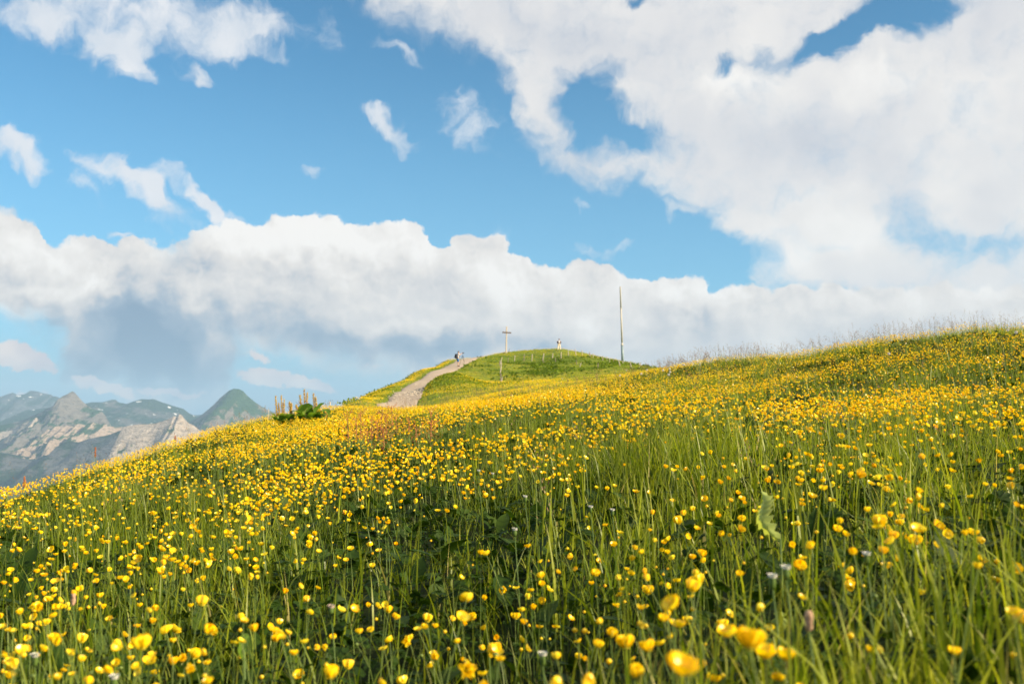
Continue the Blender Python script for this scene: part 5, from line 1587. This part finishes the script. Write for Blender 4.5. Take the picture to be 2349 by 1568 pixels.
for s_, n_ in ((.10, 'l'), (-.10, 'r')):
    add(LJ, LE, 'h' + n_, LP(0, s_, .85), .108, 'p'); add(LJ, LE, 'k' + n_, LP(.02, s_ * 1.6, .48), .092, 'h' + n_); add(LJ, LE, 'a' + n_, LP(-.01, s_ * 1.9, .08), .085, 'k' + n_)
build_person(w2, J, E, SJ, SE, cloth_white, LJ, LE, cloth_cream, 'trousers', cloth_black, LP(.08, 0, 1.64), FW, R(28))
for s_ in (1, -1):
    c0 = Vector(LP(.05, s_ * .205, .045)); rz_ = Matrix.Rotation(FW, 3, 'Z')
    blob_mesh('shoe', lambda c_: tuple(c0 + rz_ @ Vector((c_.x * .14, c_.y * .05, max(-.04, c_.z * .05)))), cloth_black, w2, 3)
# open dark jacket: sleeves and two front panels with the back
JJ, JE = {}, []
add(JJ, JE, 'c', LP(-.07, 0, 1.34), (.165, .085)); add(JJ, JE, 'w', LP(-.075, 0, 1.12), (.16, .08), 'c'); add(JJ, JE, 'b', LP(-.07, .02, .84), (.165, .08), 'w')
for s_, n_ in ((.20, 'l'), (-.20, 'r')):
    add(JJ, JE, 's' + n_, LP(-.03, s_ * 1.02, 1.41), .085, 'c'); e_ = J['el' + n_]; add(JJ, JE, 'e' + n_, (e_[0], e_[1], e_[2]), .075, 's' + n_)
    w_ = J['wr' + n_]; add(JJ, JE, 'w' + n_, tuple(e_[i] + (w_[i] - e_[i]) * .72 for i in range(3)), .055, 'e' + n_)
    add(JJ, JE, 'f' + n_, LP(.05, s_ * .86, 1.22), .055, 's' + n_); add(JJ, JE, 'g' + n_, LP(.05, s_ * .92, .92), .055, 'f' + n_)
skin_body('jacket', JJ, JE, cloth_jacket, w2)
tag(w2, 'person in open dark jacket and cream trousers on the summit, head bowed over both hands', 'person')
ph = bm_obj('mobile_phone', box_bm(.075, .012, 0, .15), plastic_black, None, bevel=.004)
pp = w2.location + Vector(LP(.30, 0, 1.13)) * sc_
ph.location = pp; ph.rotation_euler = (R(-35), 0, FW + R(90))
tag(ph, 'small dark device held in both hands by the person on the summit', 'phone')

# ------------------------------------------------------------------ dock plants on the left crest
def seed_spike(B, base, top, rad, n, r_, size):
    base, top = np.array(base), np.array(top)
    ax = top - base; L_ = np.linalg.norm(ax)
    t = r_.random(n) ** 0.9
    a = r_.uniform(0, 6.28, n)
    # whorls with gaps, a few side branches
    br = np.where(r_.random(n) < .45, rad * (1 - .7 * t), rad * .35 * (1 - .5 * t))
    t = (np.floor(t * 17) + r_.normal(.5, .18, n)) / 17
    P = base + ax * t[:, None] + np.stack([np.cos(a) * br * r_.random(n), np.sin(a) * br * r_.random(n), r_.normal(0, .01, n) + br * .6], -1)
    V = np.array([(0, 0, -1), (1, 0, 0), (0, 1, 0), (-1, 0, 0), (0, -1, 0), (0, 0, 1.)])
    T = np.array([(0, 2, 1), (0, 3, 2), (0, 4, 3), (0, 1, 4), (5, 1, 2), (5, 2, 3), (5, 3, 4), (5, 4, 1)])
    copies(B, V, None, T, rotmats(a, r_.uniform(0, 1, n), a), P, r_.uniform(.6, 1.2, n) * size, r_.random(n))

def big_leaf(L_, W_, curl, r_, n=9):
    g = []
    for i in range(n + 1):
        s_ = i / n
        w_ = W_ * (math.sin(math.pi * min(1, .06 + .94 * s_)) ** .65) * (1 + .10 * math.sin(s_ * 19)) * (1 if s_ > .08 else .4)
        z_ = L_ * (s_ * .55 - curl * s_ * s_); x_ = L_ * s_ * (.85 - .1 * curl * s_)
        ripple = .03 * L_ * math.sin(s_ * 15 + 1)
        g.append([(x_, -w_, z_ + .22 * w_ + ripple), (x_, -w_ * .5, z_ + .07 * w_), (x_, 0, z_), (x_, w_ * .5, z_ + .07 * w_), (x_, w_, z_ + .22 * w_ - ripple)])
    g = np.array(g); idx = np.arange(g.shape[0] * 5).reshape(-1, 5)
    return g.reshape(-1, 3), np.stack([idx[:-1, :-1], idx[:-1, 1:], idx[1:, 1:], idx[1:, :-1]], -1).reshape(-1, 4)
m_dockseed = leaf_mat("dock seed", [(0.0, (0.36, 0.14, 0.04)), (0.35, (0.60, 0.38, 0.07)), (0.8, (0.74, 0.56, 0.10)), (1.0, (0.55, 0.55, 0.12))], 0.3, 0.1, 0.8)
m_dockleaf = leaf_mat("dock leaf", [(0.0, (0.09, 0.19, 0.02)), (0.5, (0.16, 0.29, 0.03)), (1.0, (0.30, 0.40, 0.08))], 0.45, 0.25, 0.55)
DOCKS = [ # spikes (base px,py, top px,py, rad), leaves (azimuth, length, width), label
 ([(636,958,632,909,.035), (641,953,639,925,.02)], [(190, .30, .055), (20, .26, .06)], 'dock plant with a reddish seed spike, farthest left on the crest'),
 ([(648,956,645,908,.035), (651,950,652,917,.022)], [(240, .34, .07), (-30, .30, .06), (280, .34, .08)], 'slender dock plant right next to the leftmost one on the crest'),
 ([(667,955,664,922,.045), (668,955,669,926,.03)], [(200, .36, .09), (-20, .30, .08), (270, .4, .1)], 'short orange dock plant between the slender pair and the tall leafy one'),
 ([(700,955,698,894,.045), (692,950,688,907,.05), (686,945,679,930,.035), (703,940,705,901,.03)], [(200, .45, .12), (245, .5, .14), (300, .55, .15), (340, .42, .12), (70, .35, .1), (270, .5, .15)], 'tallest and leafiest dock plant with dark broad leaves on the crest'),
 ([(722,955,719,903,.05), (727,950,724,912,.04)], [(210, .4, .11), (-15, .5, .12), (280, .5, .14), (330, .42, .12)], 'dock plant with a dense golden spike, farthest right of the leafy group'),
 ([(749,965,746,945,.05)], [(-10, .34, .07)], 'low reddish dock plant half buried in buttercups at the right end of the group'),
]
r_d = np.random.default_rng(61)
DD = 21.0
for spikes, leaves_, lab in DOCKS:
    bx0 = pos(spikes[0][0], spikes[0][1], DD); gz_ = ground1(bx0.x, DD)
    root = empty('dock_plant', (bx0.x, DD, gz_))
    for (ax_, ay_, tx_, ty_, rad) in spikes:
        a_, t_ = pos(ax_, ay_, DD), pos(tx_, ty_, DD)
        b0 = (0.25 * (a_.x - bx0.x), 0, -.03); b1 = (a_.x - bx0.x, 0, a_.z - gz_); b2 = (t_.x - bx0.x, 0, t_.z - gz_)
        st = tube_obj('stem', [b0, ((b0[0] + b1[0]) / 2, .01, (b0[2] + b1[2]) / 2), b1, b2], [.007, .006, .005, .002], 6, m_dockseed, root)
        B = Bulk(); seed_spike(B, b1, b2, rad * 1.7, 420, r_d, .0072)
        link('seed_head', B.mesh('seed_head', False), root, m_dockseed)
    for (az_, L_, W_) in leaves_ + [(r_d.uniform(0, 360), r_d.uniform(.25, .4), r_d.uniform(.06, .1)) for _ in range(3)]:
        V_, Q_ = big_leaf(L_, W_, r_d.uniform(.3, .75), r_d)
        M = np.array(Matrix.Rotation(R(az_), 3, 'Z') @ Matrix.Rotation(R(-r_d.uniform(20, 55)), 3, 'Y'))
        z_ = r_d.uniform(.05, .28)
        B = Bulk(); B.add(V_ @ M.T + np.array([0, 0, z_]), Q_, rnd=float(r_d.random()))
        link('leaf', B.mesh('leaf'), root, m_dockleaf)
    tag(root, lab, 'dock plant', 'dock plants on the left crest')

# ------------------------------------------------------------------ red sorrel standing among the buttercups
SORREL = [(805,945,'leftmost'),(822,958,''),(828,940,''),(850,950,''),(868,938,''),(872,965,''),(893,948,''),(905,930,''),(915,955,''),(935,960,''),(880,985,''),(845,990,''),(950,1000,''),(992,935,''),(985,965,'')]
SLAB = ['red sorrel at the left end of the reddish patch in the middle distance', 'red sorrel second from the left in the reddish patch, slightly lower', 'tall red sorrel above the left part of the reddish patch', 'red sorrel left of the centre of the reddish patch', 'red sorrel rising highest left of the middle of the patch', 'low red sorrel in front of the middle of the patch',
 'red sorrel just right of the middle of the reddish patch', 'tallest red sorrel, its tip reaching toward the foot of the path', 'red sorrel right below the tallest one', 'red sorrel at the right edge of the dense reddish patch', 'short red sorrel low in the grass below the patch', 'lowest red sorrel at the lower left of the patch', 'small red sorrel low on the right of the patch', 'separate red sorrel right of the patch, near the foot of the slope', 'small red sorrel beneath the separate one on the right']
for (sx, sy, _q), lab in zip(SORREL, SLAB):
    d = 8.2 + r_d.uniform(-.8, 1.2)
    t_ = pos(sx, sy, d); gz_ = ground1(t_.x, d)
    hh_ = t_.z - gz_
    if hh_ > .62: 
        d = 9.8; t_ = pos(sx, sy, d); gz_ = ground1(t_.x, d); hh_ = min(t_.z - gz_, .7)
    hh_ = max(hh_, .3)
    root = empty('sorrel', (t_.x, d, gz_))
    ln = r_d.uniform(-.04, .04)
    P = [(ln * 0, 0, -.02), (ln * .3, 0, hh_ * .4), (ln * .7, .01, hh_ * .75), (ln, 0, hh_)]
    tube_obj('stem', P, [.0032, .003, .0024, .001], 5, m_stem, root)
    B = Bulk()
    for q_ in range(9):
        f_ = .48 + .5 * q_ / 9; a = q_ * 2.4
        b0 = np.array([ln * f_, 0, hh_ * f_]); tp = b0 + np.array([math.cos(a) * .11 * (1.35 - f_), math.sin(a) * .11 * (1.35 - f_), .12 * (1.4 - f_)])
        seed_spike(B, b0, tp, .010, 24, r_d, .0034)
    seed_spike(B, (ln * .6, 0, hh_ * .6), (ln, 0, hh_ * 1.02), .012, 36, r_d, .0036)
    link('seed_head', B.mesh('seed_head', False), root, m_sorrel)
    for q_ in range(2):
        V_, Q_ = big_leaf(.07, .011, .5, r_d, 5); M = np.array(Matrix.Rotation(r_d.uniform(0, 6.28), 3, 'Z'))
        B = Bulk(); B.add(V_ @ M.T + np.array([0, 0, hh_ * (.12 + .15 * q_)]), Q_, rnd=.5); link('leaf', B.mesh('leaf'), root, m_leaf)
    tag(root, lab, 'sorrel', 'red sorrel among the buttercups')
for (sx, sy, d, lab) in ((56,1103,11,'lone red sorrel on the far left crest, low against the dark valley'), (219,1027,14,'single tall red sorrel stalk on the crest before the white rock face'), (402,1000,19,'small red sorrel on the crest below the rocky summit')):
    t_ = pos(sx, sy, d); gz_ = ground1(t_.x, d); hh_ = min(max(t_.z - gz_, .35), .8)
    root = empty('sorrel', (t_.x, d, gz_))
    tube_obj('stem', [(0, 0, -.02), (.01, 0, hh_ * .5), (0, 0, hh_)], [.004, .0035, .0015], 5, m_stem, root)
    B = Bulk(); seed_spike(B, (0, 0, hh_ * .72), (0, 0, hh_), .03, 150, r_d, .0055); link('seed_head', B.mesh('seed_head', False), root, m_sorrel)
    tag(root, lab, 'sorrel', 'red sorrel among the buttercups')

# ------------------------------------------------------------------ dandelion clocks near the dip
CLOCKS = [(1481,841,'dandelion clock highest in the pale cluster right of the mast'), (1484,848,'dandelion clock just below the highest one right of the mast'), (1471,857,'dandelion clock lowest of the group of three right of the mast'), (1536,846,'upper dandelion clock of the stacked pair where the crest begins to rise'),
 (1537,853,'largest dandelion clock, middle of the stack where the crest begins to rise'), (1534,859,'lowest dandelion clock of the stack at the start of the rising crest'), (1414,852,'dandelion clock left of the mast foot in front of the hollow'), (1422,861,'dandelion clock below and right of the one in front of the hollow'),
 (1437,849,'dandelion clock just right below the mast foot'), (1467,842,'dandelion clock left beside the highest one'), (1451,843,'dandelion clock between the mast and the pale cluster'), (1521,849,'faint dandelion clock left of the stacked pair'), (1568,836,'dandelion clock on the crest, silhouetted near the sky'),
 (2039,811,'large dandelion clock alone on the sunny slope under the right crest'), (2312,757,'dandelion clock near the right end of the crest'), (2331,762,'dandelion clock at the right end of the crest beside the edge of the photo'), (1290,868,'dandelion clock in the grass below the fence weeds'), (1222,872,'dandelion clock farthest left in the yellow band below the hollow')]
clock_me = None
def clock_mesh():
    B = Bulk(); n = 90; r_ = np.random.default_rng(5)
    i = np.arange(n); ph_ = np.arccos(1 - 2 * (i + .5) / n); th = i * 2.39996
    D = np.stack([np.sin(ph_) * np.cos(th), np.sin(ph_) * np.sin(th), np.cos(ph_)], -1)
    for d_ in D:
        sv, sq = tube([d_ * .15, d_ * .8], [.012, .012], 3); B.add(sv, sq)
        a = np.cross(d_, [0.3, .5, .8]); a /= np.linalg.norm(a); b_ = np.cross(d_, a)
        k_ = 6; ring = [d_ * 1.0 + .17 * (math.cos(q * math.pi / 3) * a + math.sin(q * math.pi / 3) * b_) for q in range(k_)]
        V = np.array([d_ * .8] + ring); T = np.array([(0, 1 + q, 1 + (q + 1) % k_) for q in range(0, k_)])
        B.add(V, None, T)
    sv, sq = dome(.16, .16, 0, 8, 2); B.add(sv, sq); sv2 = sv * np.array([1, 1, -1]); B.add(sv2, sq[:, ::-1])
    return B.mesh('seed_ball', False)
for (sx, sy, lab) in CLOCKS:
    x, y, z = hit(sx, sy, 0.32, 7.0)
    t_ = pos(sx, sy, y); gz_ = ground1(t_.x, y); hh_ = max(.25, t_.z - gz_)
    if clock_me is None: clock_me = clock_mesh(); clock_me.materials.append(seed_white)
    root = empty('dandelion_clock', (t_.x, y, gz_))
    tube_obj('stem', [(0, 0, -.02), (.01, 0, hh_ * .5), (0, 0, hh_ - .006)], .0025, 5, m_stem, root)
    sb = link('seed_ball', clock_me, root); sb.location = (0, 0, hh_); s_ = r_d.uniform(.021, .027); sb.scale = (s_, s_, s_)
    tag(root, lab, 'dandelion', 'white dandelion clocks')

# ------------------------------------------------------------------ spent flower heads, pale and closed
SPENT = [(1098,1081,4.0,'closed white tipped dandelion head in the middle of the meadow, left of a pink one'), (1130,1088,4.0,'closed pinkish dandelion head on a red stalk, right of a white tipped one'), (1205,1141,3.2,'white tipped closed head on a red stalk above the dark gap in the middle'), (1355,1165,3.0,'bright white closed head between grass stalks right of the middle'),
 (1181,1217,2.5,'white tuft just above a yellow buttercup in the lower middle'), (1405,1172,2.9,'small pink white closed head right of the bright white one'), (1803,1307,1.5,'white tuft in the shadowed grass right of the lower middle'), (1772,1327,1.45,'dull pink tuft left below the white one in the right foreground'),
 (262,1558,1.5,'pink tipped white head near the bottom edge at the far left'), (80,1508,1.7,'pinkish white head between buttercups in the bottom left corner'), (168,1372,2.1,'brown grass spike like a cigar among buttercups at left'), (1855,1420,1.25,'orange brown withered head in the right foreground'), (1988,1275,1.7,'tiny white head right of a long grass blade'), (760,1395,2.0,'small pale withered head in the dark leaves at lower left middle'), (1245,1505,1.6,'white tipped bud standing near the bottom middle')]
for k_, (sx, sy, d, lab) in enumerate(SPENT):
    t_ = pos(sx, sy, d); gz_ = ground1(t_.x, d); n_ = 0
    while (t_.z - gz_ < .10 or t_.z - gz_ > .4) and n_ < 60:
        d *= .97 if t_.z - gz_ < .10 else 1.03
        t_ = pos(sx, sy, d); gz_ = ground1(t_.x, d); n_ += 1
    hh_ = t_.z - gz_
    root = empty('withered_flower', (t_.x, d, gz_))
    brown = 'brown' in lab
    tube_obj('stem', [(0, 0, -.01), (.012, .004, hh_ * .5), (0, 0, hh_ - .012)], [.0014, .0013, .0012], 6, m_stem, root)
    L_ = .02 if not brown else .024
    V_, F_ = prof([(0, .002), (.004, .0045), (L_ * .45, .0052), (L_ * .7, .0045), (L_, .004)], 10)
    V_ += np.random.default_rng(k_).normal(0, .0006, V_.shape)
    o = link('flower_head', np_mesh('flower_head', V_, F_, True), root, m_stem if not brown else wood_brown); o.location = (0, 0, hh_ - .014)
    if not brown:
        B = Bulk(); n = 40; a = np.arange(n) * 2.4; rr = .006 * np.sqrt(np.arange(n) / n)
        blades(B, rr * np.cos(a), rr * np.sin(a), np.full(n, L_ * .8), np.full(n, .007), np.full(n, .0018), np.full(n, .5), a, np.full(n, .5), seg=2)
        tf = link('tuft', B.mesh('tuft'), root, seed_white if 'white' in lab else pink_head); tf.location = (0, 0, hh_ - .014)
    tag(root, lab, 'flower', 'closed withered flower heads')

# ------------------------------------------------------------------ single broad leaves that catch the light
m_pale = leaf_mat("pale toothed leaf", [(0.0, (0.24, 0.32, 0.08)), (1.0, (0.44, 0.50, 0.16))], 0.4, 0.15, 0.6)
def toothed(L_, W_, n=22):
    g = []
    for i in range(n + 1):
        s_ = i / n
        w_ = W_ * math.sin(math.pi * min(1, .05 + s_ * .93)) ** .8 * (1.0 if i % 3 else .32) * (1 + .25 * math.sin(i * 2.1))
        g.append([(x_, y_, z_) for x_, y_, z_ in ((0.02 * math.sin(s_ * 5), -w_, L_ * s_), (.012 + 0.02 * math.sin(s_ * 5), -w_ * .4, L_ * s_ + .004), (.014 + .02 * math.sin(s_ * 5), 0, L_ * s_), (.012 + .02 * math.sin(s_ * 5), w_ * .4, L_ * s_ + .004), (.02 * math.sin(s_ * 5), w_, L_ * s_))])
    g = np.array(g); idx = np.arange(g.shape[0] * 5).reshape(-1, 5)
    return g.reshape(-1, 3), np.stack([idx[:-1, :-1], idx[:-1, 1:], idx[1:, 1:], idx[1:, :-1]], -1).reshape(-1, 4)
for (bx_, by_, tx_, ty_, W_, d, mt_, lab) in ((1790,1238,1742,1128,.024,2.05,m_pale,'pale jagged dandelion leaf standing upright right of the middle'),
                                             (560,1495,520,1450,.022,1.95,m_dockleaf,'glossy curved leaf catching light in the lower left middle')):
    a_, t_ = pos(bx_, by_, d), pos(tx_, ty_, d * 1.04)
    dv_ = t_ - a_; L_ = dv_.length
    V_, Q_ = toothed(L_, W_) if mt_ is m_pale else big_leaf(L_, W_, .2, r_d, 12)
    if mt_ is not m_pale: V_ = np.stack([-V_[:, 2] * .6, V_[:, 1], V_[:, 0]], -1)
    o_rot = dv_.normalized().to_track_quat('Z', 'X').to_matrix() @ Matrix.Rotation(R(-70), 3, 'Z')
    B = Bulk(); B.add(V_ @ np.array(o_rot).T, Q_, rnd=.6)
    gz_ = ground1(a_.x, a_.y)
    root = empty('broad_leaf_plant', (a_.x, a_.y, gz_))
    lf = link('leaf_blade', B.mesh('leaf_blade'), root, mt_); lf.location = (0, 0, a_.z - gz_)
    if mt_ is m_pale:
        for q_, (az2, t2, l2) in enumerate(((-1.9, .75, .8), (1.2, .6, .65), (2.9, .9, .7))):
            V2, Q2 = toothed(L_ * l2, W_ * .85)
            M2 = np.array(Matrix.Rotation(az2, 3, 'Z') @ Matrix.Rotation(t2, 3, 'Y'))
            B = Bulk(); B.add(V2 @ M2.T, Q2, rnd=.3); l2o = link('leaf_blade', B.mesh('leaf_blade'), root, m_leaf if q_ else m_pale); l2o.location = (0, 0, .01)
    if a_.z - gz_ > .01: tube_obj('leaf_stalk', [(0, .004, -.01), (.003, .003, (a_.z - gz_) * .5), (0, 0, a_.z - gz_ + .005)], .0022, 6, m_stem, root)
    tag(root, lab, 'leaf')

# ------------------------------------------------------------------ stones on the path
r_s = np.random.default_rng(12)
B = Bulk()
bm = bmesh.new(); bmesh.ops.create_icosphere(bm, subdivisions=1, radius=1.0)
iv = np.array([v.co[:] for v in bm.verts]); it = np.array([[v.index for v in f.verts] for f in bm.faces]); bm.free()
cxp = pos(950, 908, 67)
n = 520
sx_ = np.concatenate([cxp.x + r_s.normal(0, .75, 330), np.interp(r_s.random(190) * 100 + 60, PATH[:, 1], PATH[:, 0])]); sy_ = np.concatenate([cxp.y + r_s.normal(0, 2.6, 330), r_s.uniform(58, 150, 190)])
sx_[330:] = np.interp(sy_[330:], PATH[:, 1], PATH[:, 0]) + r_s.normal(0, .75, 190)
ok = path_dist(sx_, sy_) < .1; sx_, sy_ = sx_[ok], sy_[ok]; n = len(sx_)
for q_ in range(4):
    m_ = (np.arange(n) % 4) == q_
    tv = iv * (1 + .35 * np.random.default_rng(q_).normal(0, 1, (len(iv), 1)).clip(-1, 1)) * np.array([1, .8, .6])
    az = r_s.uniform(0, 6.28, m_.sum())
    copies(B, tv, None, it, rotmats(az, r_s.uniform(0, .4, m_.sum()), az), np.stack([sx_[m_], sy_[m_], ground(sx_[m_], sy_[m_]) + .125], -1), r_s.uniform(.02, .065, m_.sum()), np.zeros(m_.sum()))
me = B.mesh('path_stones', False); me.materials.append(stone)
tag(link('path_stones', me), 'loose pale stones lying on the bare gravel at the foot of the path', 'stones', kind='stuff')
